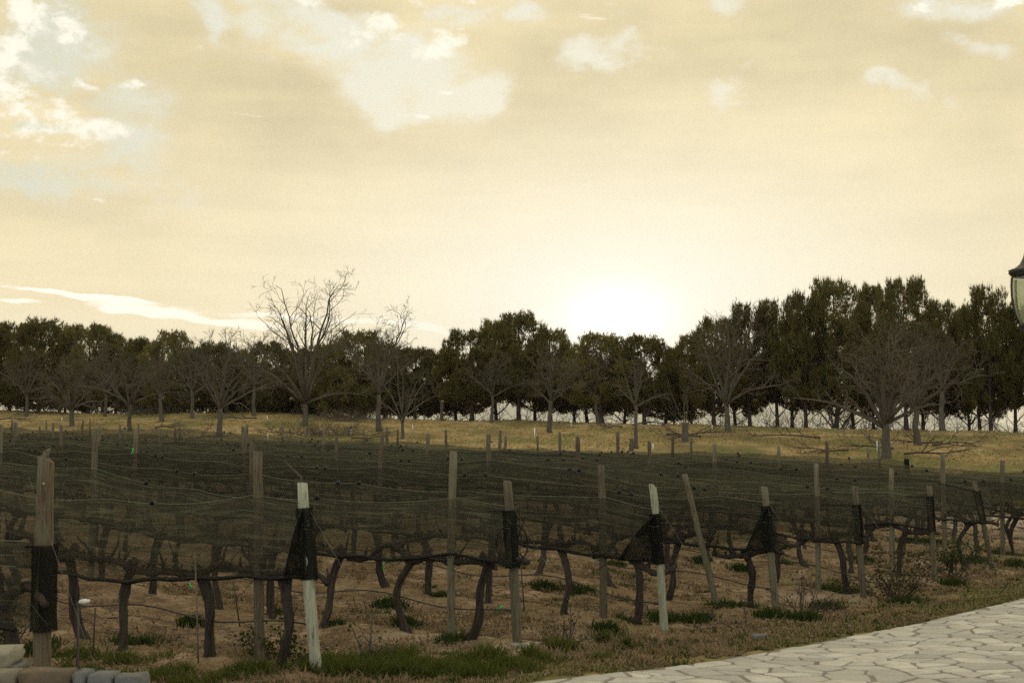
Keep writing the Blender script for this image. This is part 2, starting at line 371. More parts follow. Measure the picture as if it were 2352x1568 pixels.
M['grass'] = leaf('green_grass', (.040, .060, .014), (.105, .115, .030), .35, (1.2, 1.2, .8))
M['dry'] = leaf('dry_grass', (.16, .11, .06), (.38, .29, .17), .25, (1, 1, .9))
M['tan'] = leaf('field_grass', (.26, .19, .085), (.42, .32, .155), .25, (1, 1, .9))
M['weed'] = leaf('dark_weed', (.028, .045, .014), (.06, .08, .022), .3, (1.1, 1.1, .8))
M['rose'] = leaf('rose_leaf', (.045, .040, .022), (.085, .062, .035), .25, (1.1, 1, .8))

def ground_material():
    m, n = mat('ground_soil_and_grass'); P = n.new('ShaderNodeNewGeometry').outputs['Position']
    A = lambda k: n.new('ShaderNodeAttribute', attribute_name=k).outputs['Fac']
    big = n.noise(P, .55, 5, .6); mid = n.noise(P, 2.6, 6, .62); fin = n.noise(P, 13, 5, .65); sx = n.noise(n.map(P, (.5, 1.6, 1), (0, 0, 0), (0, 0, .5)), 4.0, 5, .6)
    soil = n.mix(n.ss(mid, .38, .66), (.122, .088, .053), (.235, .176, .112)); soil = n.mix(n.m('MULTIPLY', n.ss(n.noise(P, 1.7, 6, .68), .47, .60), .8), soil, (.075, .055, .034)); soil = n.mix(n.m('MULTIPLY', n.ss(n.noise(n.map(P, (1, 1, 1), (4, 9, 0)), 1.1, 6, .65), .52, .64), .85), soil, (.33, .255, .18))
    soil = n.mix(n.m('MULTIPLY', n.ss(sx, .48, .60), .7), soil, (.185, .145, .070)); soil = n.mix(n.m('MULTIPLY', n.ss(n.noise(P, 1.3, 6, .65), .54, .64), .6), soil, (.105, .105, .04))
    vf = n.noise(n.map(P, (1, 1.6, 1), (2, 5, 0), (0, 0, .5)), 38, 4, .7); soil = n.mix(n.m('MULTIPLY', n.ss(fin, .50, .64), .75), soil, (.062, .040, .026)); soil = n.mix(n.m('MULTIPLY', n.ss(vf, .54, .66), .7), soil, (.32, .235, .15)); soil = n.mix(n.m('MULTIPLY', n.ss(vf, .46, .36), .6), soil, (.05, .034, .022))
    turf = n.mix(n.ss(mid, .36, .64), (.052, .072, .02), (.13, .125, .045)); turf = n.mix(n.ss(big, .46, .62), turf, (.215, .165, .07))
    turf = n.mix(n.m('MULTIPLY', n.ss(fin, .5, .7), .5), turf, (.035, .045, .014))
    dm = n.noise(n.map(P, (1, .55, 1), (5, 3, 0)), .28, 6, .62); d2 = n.noise(n.map(P, (1, .5, 1), (1, 8, 0)), .9, 6, .65)
    tan = n.mix(n.ss(d2, .35, .65), (.235, .175, .075), (.44, .33, .155)); tan = n.mix(n.m('MULTIPLY', n.ss(n.m('ADD', n.m('MULTIPLY', dm, .6), n.m('MULTIPLY', d2, .4)), .495, .57), .9), tan, (.145, .15, .05))
    tan = n.mix(n.m('MULTIPLY', n.ss(n.noise(n.map(P, (1, .6, 1), (9, 4, 0)), .16, 5, .6), .48, .60), .65), tan, (.125, .112, .046)); tan = n.mix(n.m('MULTIPLY', n.ss(n.noise(P, .75, 5, .6), .56, .68), .7), tan, (.20, .165, .105)); tan = n.mix(n.m('MULTIPLY', n.ss(n.noise(P, 4.5, 4, .6), .54, .7), .5), tan, (.085, .065, .03))
    soil = n.mix(1.0, soil, (1.16, 1.10, 1.06), 'MULTIPLY'); turf = n.mix(1.0, turf, (1.2, 1.2, 1.15), 'MULTIPLY')
    c = n.mix(n.ss(n.m('ADD', A('grass'), n.m('MULTIPLY', n.m('SUBTRACT', mid, .5), .7)), .35, .65), soil, turf)
    c = n.mix(n.ss(n.m('ADD', A('field'), n.m('MULTIPLY', n.m('SUBTRACT', mid, .5), .5)), .35, .65), c, tan)
    c = n.mix(n.m('MULTIPLY', A('sand'), n.ss(mid, .3, .6)), c, (.46, .39, .31))
    finish(n, principled(n, c, .95, n.m('ADD', n.m('MULTIPLY', mid, .7), n.m('MULTIPLY', fin, .5)), .7, .05, .08)); return m
M['ground'] = ground_material()

def stone_material(name, cols, var=.2, objvar=.3):
    m, n = mat(name); P = n.new('ShaderNodeTexCoord').outputs['Object']; r = n.new('ShaderNodeObjectInfo').outputs['Random']
    off = n.new('ShaderNodeVectorMath', operation='ADD'); n.put(off.inputs[0], P); cx = n.new('ShaderNodeCombineXYZ'); n.put(cx.inputs[2], n.m('MULTIPLY', r, 53)); n.put(off.inputs[1], cx.outputs[0])
    a = n.noise(off.outputs[0], 3.0, 6, .6); b = n.noise(off.outputs[0], 16, 5, .65)
    c = n.mix(n.ss(r, 0, 1), cols[0], cols[1]); c = n.mix(n.ss(a, .42, .68), c, cols[2]); c = n.mix(n.m('MULTIPLY', n.ss(b, .5, .72), .45), c, cols[3])
    finish(n, principled(n, c, .78, n.m('ADD', a, n.m('MULTIPLY', b, .5)), .5, .015, .3)); return m
M['paving'] = stone_material('pale_limestone', [(.58, .555, .475), (.36, .345, .30), (.42, .40, .345), (.22, .205, .18)])
M['mortar'] = stone_material('paving_mortar', [(.20, .18, .155), (.22, .195, .165), (.16, .14, .12), (.11, .095, .08)])
M['wall_beige'] = stone_material('beige_wall_stone', [(.17, .15, .10), (.21, .185, .13), (.14, .125, .09), (.10, .085, .065)])
M['wall_brown'] = stone_material('brown_wall_stone', [(.12, .088, .052), (.15, .11, .065), (.10, .078, .052), (.065, .052, .04)])
M['wall_grey'] = stone_material('grey_wall_stone', [(.12, .125, .115), (.15, .155, .14), (.09, .097, .095), (.06, .066, .066)])
M['wall_pale'] = stone_material('pale_wall_stone', [(.27, .25, .18), (.29, .27, .2), (.22, .205, .15), (.16, .145, .11)])

# ------------------------------------------------------------------ ground sheet
EDGE_A, EDGE_B = pos(1205, 1568)[:2], pos(2352, 1371)[:2]
ED = (EDGE_B - EDGE_A) / np.linalg.norm(EDGE_B - EDGE_A); EN = np.array([ED[1], -ED[0]])      # EN points onto the path
def path_sw(x, y):
    return (x - EDGE_A[0]) * ED[0] + (y - EDGE_A[1]) * ED[1], (x - EDGE_A[0]) * EN[0] + (y - EDGE_A[1]) * EN[1]
E0 = np.array([-1.77, 13.1]) - HEAD * 3.02          # end of the front row
NROW = 13
def row_pt(i, L): return E0 + HEAD * 3.02 * i + ROW_E * L
def row_coord(x, y):
    dx, dy = x - E0[0], y - E0[1]
    return (dx * HEAD[0] + dy * HEAD[1]) / 3.02, dx * ROW_E[0] + dy * ROW_E[1]
def build_ground():
    ys = np.concatenate([np.linspace(-60, 4, 12), np.linspace(5, 9, 12), 9 * (60 / 9) ** np.linspace(.005, 1, 330), np.linspace(60.5, 130, 150), np.geomspace(133, 20500, 46)])
    tf = np.linspace(-.62, .62, 300)
    ts = np.concatenate([[-9, -5, -3, -2, -1.4, -1, -.8, -.7], tf, [.7, .8, 1, 1.4, 2, 3, 5, 9]])
    Y, T = np.meshgrid(ys, ts, indexing='ij'); X = np.clip(T * np.maximum(Y, 6), -20000, 20000)
    Z = ground(X, Y)
    s, w = path_sw(X, Y); near_path = np.clip((w + .1) / .25, 0, 1) * (Y < 40) * (Y > 4)
    Z = Z * 1.0 - near_path * .05
    ri, L = row_coord(X, Y)
    vine = np.clip((L + 1.2) / 1.2, 0, 1) * np.clip((12.6 - ri) / .5, 0, 1)
    last = np.clip((ri - 12.0) * 2, 0, 1) + np.clip((7 - L) / 3, 0, 1) * np.clip((ri - 11.6) * 2, 0, 1)
    under = np.exp(-((ri - np.round(ri)) / .16) ** 2) * (ri < 12.6) * (ri > -.6)
    Z = Z + .07 * under * np.clip((L + .3) / .6, 0, 1) * (Y < 70)
    field = np.clip(last, 0, 1) * (Y > 30)
    grass = np.clip(1 - (L + 1.2) / 1.0, 0, 1) * (Y < 45) * .75
    grass = np.maximum(grass, .40 * fbm(X * .6, Y * .6, 21) + .16 * np.clip((ri - 1) / 4, 0, 1))
    grass = np.maximum(grass, np.clip((13.4 - Y) / 1.2, 0, 1) * np.clip((X + 2.4) / 1.2, 0, 1) * .62)
    xs, ysd = at(2310, 41)[:2]
    sand = np.exp(-(((X - xs) / 2.6) ** 2 + ((Y - ysd) / 4.0) ** 2)) * .9
    for (u, v, ru, rv, a) in [(1250, 1478, 2.2, .35, .55), (1090, 1500, 1.0, .25, .4), (1500, 1440, .8, .4, .2), (1850, 1375, .9, .5, .35), (1290, 1460, 1.6, .3, .4)]:
        p = pos(u, v); sand = np.maximum(sand, a * np.exp(-(((X - p[0]) / ru) ** 2 + ((Y - p[1]) / rv) ** 2)))
    V = np.stack([X, Y, Z], -1).reshape(-1, 3); ny, nt = Y.shape; idx = np.arange(ny * nt).reshape(ny, nt)
    Q = np.stack([idx[:-1, :-1], idx[:-1, 1:], idx[1:, 1:], idx[1:, :-1]], -1).reshape(-1, 4)
    me = mesh('ground', V, Q, smooth=True, attrs={'field': field.ravel(), 'grass': grass.ravel(), 'sand': sand.ravel()})
    o = link('ground', me, M['ground']); tag(o, kind='structure')
build_ground()

# far hazy mountain
def build_mountain():
    D = 16500.; us = np.linspace(-2600, 4950, 160); pts = [(-6000, 935), (-3000, 915), (-800, 896), (0, 905), (700, 894), (1400, 900), (1900, 896), (2040, 904), (2120, 925), (2230, 955), (2300, 974), (2420, 1000), (2700, 1030), (6000, 1036)]
    p = np.array(pts, float); v = np.interp(us, p[:, 0], p[:, 1]) + 5 * (fbm(us / 90, us * 0, 4) - .5)
    x = (us - W2 / 2) / FPX * D; h = (VH - v) / FPX * D
    rows = []
    for k, (dy, f) in enumerate([(-4500, 0), (-3000, .25), (-1500, .62), (0, 1), (1500, .6), (3500, 0)]):
        j = (fbm(x / 500, x * 0 + k * 7.3, 8) - .5)
        rows.append(np.stack([x * (D + dy) / D, D + dy + 800 * j * (f < 1), EYE - 16 + (h + 14) * f * (1 + (.25 * j if f < 1 else 0))], -1))
    R = np.array(rows); n, m_, _ = R.shape; idx = np.arange(n * m_).reshape(n, m_)
    Q = np.stack([idx[:-1, :-1], idx[:-1, 1:], idx[1:, 1:], idx[1:, :-1]], -1).reshape(-1, 4)
    tag(link('mountain', mesh('mountain', R.reshape(-1, 3), Q, smooth=True), M['mountain']), kind='structure')
build_mountain()

# ------------------------------------------------------------------ haze in the evening air
def build_haze(dens):
    b = MB(); b.box((-20400, -800, -13 + EYE - 6), (20400, 21500, 790)); m_, n = mat('evening_haze'); v = n.new('ShaderNodeVolumePrincipled')
    v.inputs['Color'].default_value = (.985, .99, 1, 1); v.inputs['Density'].default_value = dens; v.inputs['Anisotropy'].default_value = .25
    o = n.new('ShaderNodeOutputMaterial'); n.put(o.inputs['Volume'], v.outputs[0]); tag(link('haze', b.mesh('haze'), m_), kind='stuff')
build_haze(.00007)

# ------------------------------------------------------------------ flagstone path
def clip_poly(poly, p, nrm):
    out = []
    for i in range(len(poly)):
        a, b = poly[i], poly[(i + 1) % len(poly)]; da, db = np.dot(a - p, nrm), np.dot(b - p, nrm)
        if da <= 0: out.append(a)
        if da * db < 0: out.append(a + (b - a) * da / (da - db))
    return out
def build_path():
    rng = np.random.default_rng(11)
    s0, s1, w1 = -1.6, 13.2, 4.2
    # mortar bed follows the ground
    ss_, ww = np.meshgrid(np.linspace(s0 - 6, s1 + 14, 160), np.concatenate([np.linspace(0, .4, 6), np.linspace(.6, 9, 40)]), indexing='ij')
    wav = ww + np.where(ww < .5, .10 * (fbm(ss_ * 2.2, ss_ * 0, 6) - .5) - .02, 0)
    X = EDGE_A[0] + ss_ * ED[0] + wav * EN[0]; Y = EDGE_A[1] + ss_ * ED[1] + wav * EN[1]
    Z = ground(X, Y, False) + .012 + .01 * (fbm(X * 6, Y * 6, 2) - .5) + np.where(ww == 0, -.14, 0)
    idx = np.arange(X.size).reshape(X.shape); Q = np.stack([idx[:-1, :-1], idx[1:, :-1], idx[1:, 1:], idx[:-1, 1:]], -1).reshape(-1, 4)
    bed = link('stone_path', mesh('stone_path', np.stack([X, Y, Z], -1).reshape(-1, 3), Q[:, ::-1], smooth=True), M['mortar']); tag(bed, kind='structure')
    # seeds of the crazy paving
    sp = .37; pts, keep = [], []
    for i in range(-2, int((s1 - s0) / sp) + 3):
        for j in range(-1, int(w1 / sp) + 3):
            q = np.array([s0 + (i + .5 * (j % 2)) * sp, (j + .5) * sp]) + rng.uniform(-.24, .24, 2) * sp * np.array([2.7, 2.0])
            if j == 0 or j == 1: q += rng.normal(0, .03, 2)
            q[0] *= 1.0; pts.append(q); keep.append(-.05 < q[1] < w1 and s0 < q[0] < s1)
    pts = np.array(pts); items = []
    for k in np.nonzero(keep)[0]:
        p = pts[k]; d = np.linalg.norm(pts - p, axis=1); nb = np.argsort(d)[1:16]
        poly = [p + np.array(c) * .7 for c in ((-1, -1), (1, -1), (1, 1), (-1, 1))]
        for j in nb:
            nrm = (pts[j] - p) / d[j]; g = rng.uniform(.008, .034)
            poly = clip_poly(poly, p + nrm * (d[j] / 2 - g), nrm)
            if len(poly) < 3: break
        if len(poly) >= 3 and p[1] < 1.0: e_ = .05 + .13 * float(fbm(p[0] * 1.1, 0.0, 6)); poly = clip_poly(poly, np.array([p[0], e_]), np.array([.12 * math.sin(p[0] * 5), -1.0]))
        if len(poly) < 3: continue
        poly = np.array(poly)
        if poly[:, 1].max() - poly[:, 1].min() < .07: continue
        if np.linalg.norm(poly.max(0) - poly.min(0)) > 1.25: continue
        items.append((p, poly))
    # largest in view first
    def vis(it):
        c = EDGE_A + it[0][0] * ED + it[0][1] * EN; u = W2 / 2 + FPX * c[0] / max(c[1], 1); v = VH + FPX * 2.1 / max(c[1], 1)
        out = max(0, u - W2, -u) + max(0, v - H2); return (out > 40, out if out > 40 else c[1])
    items.sort(key=vis)
    rest = MB()
    for n_, (p, poly) in enumerate(items):
        # round the corners: cut each corner, jitter the edge
        out = []
        for i in range(len(poly)):
            a, b, c = poly[i - 1], poly[i], poly[(i + 1) % len(poly)]
            la, lc = np.linalg.norm(a - b), np.linalg.norm(c - b); k = min(.015 + .03 * rng.random(), la * .25, lc * .25)
            out += [b + (a - b) / max(la, 1e-6) * k, b + (c - b) / max(lc, 1e-6) * k]
            if lc > .3: out.append((b + c) / 2 + rng.normal(0, .009, 2))
        P2 = np.array(out); cen = P2.mean(0)
        c3 = EDGE_A + cen[0] * ED + cen[1] * EN; cz = float(ground(c3[0], c3[1], False))
        loc = np.array([c3[0], c3[1], cz]); m_ = len(P2)
        XY = EDGE_A + P2[:, :1] * ED + P2[:, 1:] * EN
        gz = ground(XY[:, 0], XY[:, 1], False); h = rng.uniform(.018, .026); tilt = rng.normal(0, .005, 2)
        inn = c3 + (XY - c3) * (1 - .010 / np.maximum(np.linalg.norm(XY - c3, axis=1, keepdims=True), .05))
        tz = gz + h + ((XY - c3) * tilt).sum(1)
        V = np.concatenate([np.c_[XY, gz - .03], np.c_[XY, tz - .004], np.c_[inn, tz], [[c3[0], c3[1], tz.mean() + rng.normal(0, .002)]]])
        i0 = np.arange(m_); i1 = (i0 + 1) % m_
        Qs = np.concatenate([np.stack([i0, i1, m_ + i1, m_ + i0], -1), np.stack([m_ + i0, m_ + i1, 2 * m_ + i1, 2 * m_ + i0], -1)])
        T = np.stack([2 * m_ + i0, 2 * m_ + i1, np.full(m_, 3 * m_)], -1)
        if n_ < 295:
            o = link('paving_stone', mesh('paving_stone', V - loc, Qs, T), M['paving'], bed); o.location = loc
        else: rest.add(V, Qs, T)
    if rest.V: tag(link('paving_stones', rest.mesh('paving_stones'), M['paving'], bed), kind='stuff')
build_path()

# ------------------------------------------------------------------ posts
def post_mesh(h, r, lean, seed, cham=0.0, sides=12, taper=.9, bury=.15):
    rng = np.random.default_rng(seed); n = 12; zz = np.linspace(-bury, h, n); f = np.clip(zz / h, 0, 1)
    bow = rng.normal(0, .012, 2)
    P = np.stack([lean[0] * f + bow[0] * np.sin(f * 3.1), lean[1] * f + bow[1] * np.sin(f * 3.1), zz], -1)
    R = r * (1 - (1 - taper) * f) * (1 + rng.normal(0, .045, n))
    b = MB(); b.tubes(P, R, sides); V = b.V[0]
    V[:n * sides] += rng.normal(0, r * .05, (n * sides, 3))
    if cham: V[(n - 1) * sides:n * sides, 2] -= cham * np.clip((V[(n - 1) * sides:n * sides, 0] - P[-1, 0]) / r, -.2, 1) ; V[-1, 2] += cham * .25
    return b.mesh('post', smooth=True)
# end posts: lean inwards (x metres at the top), height, radius, material
ENDP = {0: (-.02, 2.02, .066, 'wood_brown', 'thick reddish brown end post with chipped top above the stone wall'),
        1: (-.15, 1.74, .055, 'wood_pale', 'pale whitish end post with a dried shoot on its top'),
        2: (-.11, 1.78, .053, 'wood', 'brown end post ringed by net in the third row'),
        3: (-.13, 1.84, .052, 'wood_pale', 'grey end post with triangular net fold in the fourth row'),
        4: (-.14, 1.78, .052, 'wood', 'leaning grey end post, fifth along the headland from the stone wall'),
        5: (-.11, 1.80, .052, 'wood', 'straight-hung square net ends on this end post of the sixth row'),
        6: (-.06, 1.72, .050, 'wood', 'end post behind the dry rose bush in the seventh row'),
        7: (-.32, 1.74, .050, 'wood', 'strongly leaning end post beside the dark rose bush'),
        8: (-.10, 1.72, .050, 'wood', 'end post cut off by the photo edge beneath the lantern'),
        12: (-.08, 1.74, .055, 'wood_brown', 'dark end post of the farthest row before the grass slope')}
posts = []
def z2(p): return float(ground(p[0], p[1]))
row_start = {i: 0.0 for i in range(NROW)}; row_start[12] = 7.7
for i, (lx, h, r, mt, lb) in ENDP.items():
    p = row_pt(i, row_start[i]) + (np.array([.13, 0]) if i == 0 else 0); z = z2(p)
    t = thing('end_post', lb, 'post', (p[0], p[1], z), 0, 'end posts along the headland')
    link('pole', post_mesh(h, r, (lx, 0), 100 + i, .05 if i in (0, 3) else .015, 14), M[mt], t); posts.append((i, p, z, h, lx))
    if i == 0:
        b = MB(); rng = np.random.default_rng(5)
        b.tubes(np.array([[-.035, -.01, h - .02], [-.02, 0, h + .035], [.005, .01, h + .075]]), [.034, .026, .004], 6); link('splintered_tip', b.mesh('splintered_tip'), M['wood'], t)
        for q in (0, 3):
            b = MB(); zq = (h - .19, h - .3, h - .52, h - .75)[q]; b.lathe([(0, -.005), (.007, -.003), (.009, .003), (0, .006)], 6)
            o = link('pale_chip', b.mesh('pale_chip'), M['cut'], t); o.location = (lx + (.015, .03, .01, .02)[q] - .01, -r * .94, zq); o.scale = (1, .5, 1.6)
    if i == 1:
        b = MB(); b.tubes(np.array([[-.15, 0, h - .05], [-.17, 0, h + .06], [-.24, .01, h + .12], [-.33, 0, h + .21]]), [.014, .013, .011, .004], 5); link('dried_shoot', b.mesh('dried_shoot'), M['branch'], t)
# line posts
LEAN = {(4, 0): (-.46, 0, 1.95)}
for i in range(NROW):
    k = 0; L = row_start[i] + (.86 if i else 1.9)
    while L < 75:
        p = row_pt(i, L + random.uniform(-.12, .12)); u = W2 / 2 + FPX * p[0] / p[1]
        if -60 < u < W2 + 60:
            lx, ly, h = LEAN.get((i, k), (random.gauss(0, .03), random.gauss(0, .02), random.uniform(1.98, 2.22)))
            m_ = 'wood_brown' if random.random() < .28 and k > 0 else 'wood'
            lb = f"{'reddish brown' if m_ == 'wood_brown' else 'grey'} wooden line post, {ordn(k)} after the end post in the {ordn(i)} netted row"
            if (i, k) == (4, 0): lb = 'strongly tilted line post leaning over in the fifth netted row'
            t = thing('line_post', lb, 'post', (p[0], p[1], z2(p)), 0, 'line posts standing in the vine rows')
            link('pole', post_mesh(h, random.uniform(.042, .054), (lx, ly), i * 31 + k, .01, 10), M[m_], t)
        L += 6.85; k += 1
# a few more short poles that stand between the far rows
for q, (u, y, h) in enumerate([(93, 62, 1.9), (277, 60, 1.8), (228, 66, 1.7), (660, 57, 1.9), (674, 57, 1.85), (952, 52, 1.7), (46, 58, 1.8), (1228, 56, 1.3), (1320, 55, 1.2)]):
    p = at(u, y); o = link('line_post', post_mesh(h, .05, (0, 0), 300 + q, .01, 8), M['wood']); o.location = p
    tag(o, ['short dark pole at the far net edge by the left frame side', 'grey pole just before the far tan grass', 'thin pole half way up the far left slope', 'dark pole of a close pair before the tall bare tree', 'paler pole of a close pair before the tall bare tree', 'lone pole between the brush pile and the curved thin tree', 'small pole at the far left end of the vineyard', 'stub of a pole before the green patch', 'lowest stub of a pole before the golden grass'][q], 'post', 'line posts standing in the vine rows')

# ------------------------------------------------------------------ vines
def vine_mesh(seed):
    rng = np.random.default_rng(seed); b = MB(); H = .90 + rng.normal(0, .03)
    n = 14; f = np.linspace(0, 1, n); bend = rng.normal(0, .12, 2); lean = rng.normal(0, .15, 2)
    cx = lean[0] * (f - 1) + bend[0] * np.sin(f * math.pi) + .022 * np.sin(f * 9 + rng.random() * 6); cy = .6 * (lean[1] * (f - 1) + bend[1] * np.sin(f * math.pi))
    z = -.05 + f * (H + .05)
    R = .035 * (1 + .55 * np.exp(-f * 9) + .35 * np.exp(-(1 - f) * 9)) * (1 + rng.normal(0, .08, n))
    P = np.stack([cx, cy, z], -1); b.tubes(P, R, 8)
    for q in range(5):       # sinewy strands wound round the trunk
        ph = rng.random() * 6.28; tw = rng.uniform(.8, 4.5); a = ph + f * tw
        b.tubes(P + np.stack([np.cos(a) * R * 1.05, np.sin(a) * R * 1.05, 0 * a], -1), R * .46 * (1 + rng.normal(0, .12, n)), 6)
    for s in (-1, 1):        # the two arms on the wire
        m_ = 12; g = np.linspace(0, 1, m_); ln = .60 + rng.normal(0, .03)
        xx = cx[-1] + s * g * ln; zz = z[-1] - .03 + .06 * np.sin(g * math.pi * .9) * rng.normal(.4, 1) + .02 * np.cumsum(rng.normal(0, .5, m_)) * g
        yy = cy[-1] * (1 - g) + .02 * np.cumsum(rng.normal(0, .4, m_))
        A = np.stack([xx, yy, zz], -1); RA = (.044 - .018 * g) * (1 + rng.normal(0, .16, m_)); b.tubes(A, RA, 7)
        for q in range(6):   # spurs
            k = rng.integers(1, m_); l = rng.uniform(.05, .15); d = np.array([rng.normal(0, .35), rng.normal(0, .3), 1.0])
            if q == 0: l = rng.uniform(.2, .38)
            p0 = A[k]; b.tubes(np.array([p0, p0 + d * l * .5 + rng.normal(0, .012, 3), p0 + d * l]), [.017, .014, .007 if q else .003], 5)
    for q in range(7):       # pruned canes trailing along the wire
        s = rng.choice([-1, 1]); x0 = cx[-1] + s * rng.uniform(0, .5); l = rng.uniform(.25, .6); g = np.linspace(0, 1, 6)
        b.tubes(np.stack([x0 + s * g * l, rng.normal(0, .05) * g + .03 * np.sin(g * 5), z[-1] + rng.uniform(-.04, .03) + rng.normal(.02, .10) * g + .05 * np.sin(g * rng.uniform(3, 7))], -1), .006 * (1 - .6 * g), 4, False)
    for q in range(5):       # knobs on the head
        c = P[-1] + rng.normal(0, .035, 3); b.tubes(np.array([c - [0, 0, .05], c, c + [0, 0, .05]]), [.02, .05, .018], 6)
    for q in range(5):       # root flare and loose bark strips
        a = rng.random() * 6.28; p0 = P[0]; b.tubes(np.array([p0 + [0, 0, .16], p0 + [math.cos(a) * .05, math.sin(a) * .05, .08], p0 + [math.cos(a) * .10, math.sin(a) * .10, .0]]), [.02, .024, .010], 5)
    return b.mesh('gnarled_vine', smooth=True)
VINE = [vine_mesh(40 + k) for k in range(7)]
ROWANG = math.atan2(ROW_E[1], ROW_E[0])
for i in range(10):
    L0 = .45; k = 0
    while True:
        L = L0 + 1.13 * k + random.gauss(0, .05); p = row_pt(i, L); u = W2 / 2 + FPX * p[0] / p[1]
        if u < -70 or (i > 6 and L > 9) or k > 19: break
        if u < W2 + 70:
            o = link('grape_vine', VINE[(k * 3 + i * 2) % 7], M['bark']); o.location = (p[0], p[1], z2(p) + .02)
            o.rotation_euler = (0, 0, ROWANG + (math.pi if random.random() < .5 else 0)); sc = random.uniform(.94, 1.06); o.scale = (1, random.uniform(.85, 1.2), sc)
            tag(o, f"gnarled leafless vine, {ordn(k)} from the end post in the {ordn(i)} netted row", 'vine', 'bare grape vines in the netted rows')
        k += 1

# ------------------------------------------------------------------ nets, wires, hoses
clip_b = MB(); clip_b.lathe([(0, -.035), (.018, -.03), (.03, -.008), (.026, .02), (.012, .034), (0, .038)], 8); CLIP = clip_b.mesh('net_clip'); CLIP.materials.append(M['clip'])
NETC = ['dark bird net ending at the thick brown post by the wall', 'bird net tied to the pale whitish end post', 'bird net with loose round flap at the third end post',
        'bird net with big triangular fold at the fourth end post', 'bird net with small triangular fold at the fifth end post', 'bird net with square dark end in the sixth row',
        'bird net with twisted lower edge in the seventh row', 'bird net with peaked corner at the strongly leaning post', 'bird net with reddish dark end below the lantern',
        'greenish bird net of the tenth row from the front', 'greenish bird net of the eleventh row from the front', 'greenish bird net, last but one before the grass slope', 'farthest bird net, bordering the grass slope']
for i in range(NROW):
    rng = np.random.default_rng(500 + i); st = row_start[i]
    Lmax = st + 6
    while True:
        p = row_pt(i, Lmax); u = W2 / 2 + FPX * p[0] / p[1]
        if u < -160 or Lmax > 85: break
        Lmax += 1
    if i == 0: Lmax = 6.0
    Ls = np.arange(st, Lmax, .22 if i < 6 else .4); n = len(Ls)
    XY = np.array([row_pt(i, l) for l in Ls]); gz = ground(XY[:, 0], XY[:, 1], False)
    ph = ((Ls - st - (.86 if i else 1.9)) / 6.72) % 1.0
    sag = -.07 * np.sin(ph * math.pi) ** .8 - .05 * np.abs(np.sin(ph * math.pi * 3)) + .03 * (fbm(Ls * .9, Ls * 0 + i, 3) - .5)
    top = 1.62 + sag - (.08 if i == 0 else 0); bot = .93 + .07 * (fbm(Ls * .7, Ls * 0 + i * 3.1, 5) - .5) * 2
    if i == 0: top = 1.42 + sag * .3; bot = .80 + .05 * (fbm(Ls * .7, Ls * 0, 5) - .5)
    if i == 1: bot = bot - .16 * np.clip((Ls - .8) / 2.2, 0, 1)
    if i in (2, 6): bot = bot + .10 * np.sin(np.clip(Ls / 1.6, 0, 1) * math.pi)
    if i == 12: bot = bot + .1
    endf = np.clip((Ls - st) / .35, 0, 1)          # gathers at the end post
    nrm = HEAD
    fold = lambda s: .05 * (fbm(Ls * 1.1, Ls * 0 + s * 9 + i, 7) - .5)
    ring = [(-.10, bot - .03), (-.13, bot + .12), (-.15, (bot * 2 + top) / 3), (-.13, (bot + top * 2) / 3), (-.10, top - .035), (0.0, top), (.10, top - .04), (.12, (bot + top * 2) / 3), (.15, (bot * 2 + top) / 3), (.12, bot + .10), (.09, bot + .02)]
    V = np.zeros((n, len(ring), 3)); UV = np.zeros((n, len(ring), 2))
    for k, (off, hz) in enumerate(ring):
        o_ = (off + fold(k)) * endf * 1.2 + off * .45 * (1 - endf)
        V[:, k, 0] = XY[:, 0] + nrm[0] * o_; V[:, k, 1] = XY[:, 1] + nrm[1] * o_; V[:, k, 2] = gz + hz + (.02 * fold(k + 3) if k not in (5,) else 0)
        UV[:, k, 0] = Ls; UV[:, k, 1] = k * .2
    idx = np.arange(V.shape[0] * V.shape[1]).reshape(V.shape[:2]); Q = np.stack([idx[:-1, :-1], idx[1:, :-1], idx[1:, 1:], idx[:-1, 1:]], -1).reshape(-1, 4)
    base = np.array([XY[0, 0], XY[0, 1], gz[0]])
    t = thing('bird_net', NETC[i], 'net', base, 0, 'bird nets draped over the vine rows')
    link('net_sheet', mesh('net_sheet', V.reshape(-1, 3) - base, Q, uv=UV.reshape(-1, 2), smooth=True), M['net'], t)
    def cord(nm, off, hz, r, mt, l0=0, l1=None):
        b = MB(); s_ = slice(l0, l1); P = np.stack([XY[s_, 0] + nrm[0] * off, XY[s_, 1] + nrm[1] * off, gz[s_] + np.broadcast_to(hz, Ls.shape)[s_]], -1) - base
        b.tubes(P, np.full(len(P), r) * (1 + .3 * rng.random(len(P))), 4); return link(nm, b.mesh(nm, smooth=True), M[mt], t)
    cord('top_cord', 0, top + .006, .0032, 'seam')
    cord('seam', -.115, (bot + top) / 2 + .14 + .06 * (fbm(Ls * .5, Ls * 0, i) - .5), .0026, 'seam')
    for q_, (fz, of) in enumerate([(.82, -.125), (.62, -.14)]): cord('seam', of, bot + (top - bot) * (fz + .22 * (fbm(Ls * .35, Ls * 0 + i * 5 + q_, 8) - .5)), .0017, 'seam')
    if i < 9: cord('bottom_cord', -.10, bot - .03 + .012 * np.sin(Ls * 9.0), .018, 'cord')
    nclip = 0; l = 1.0 + rng.random() * 2
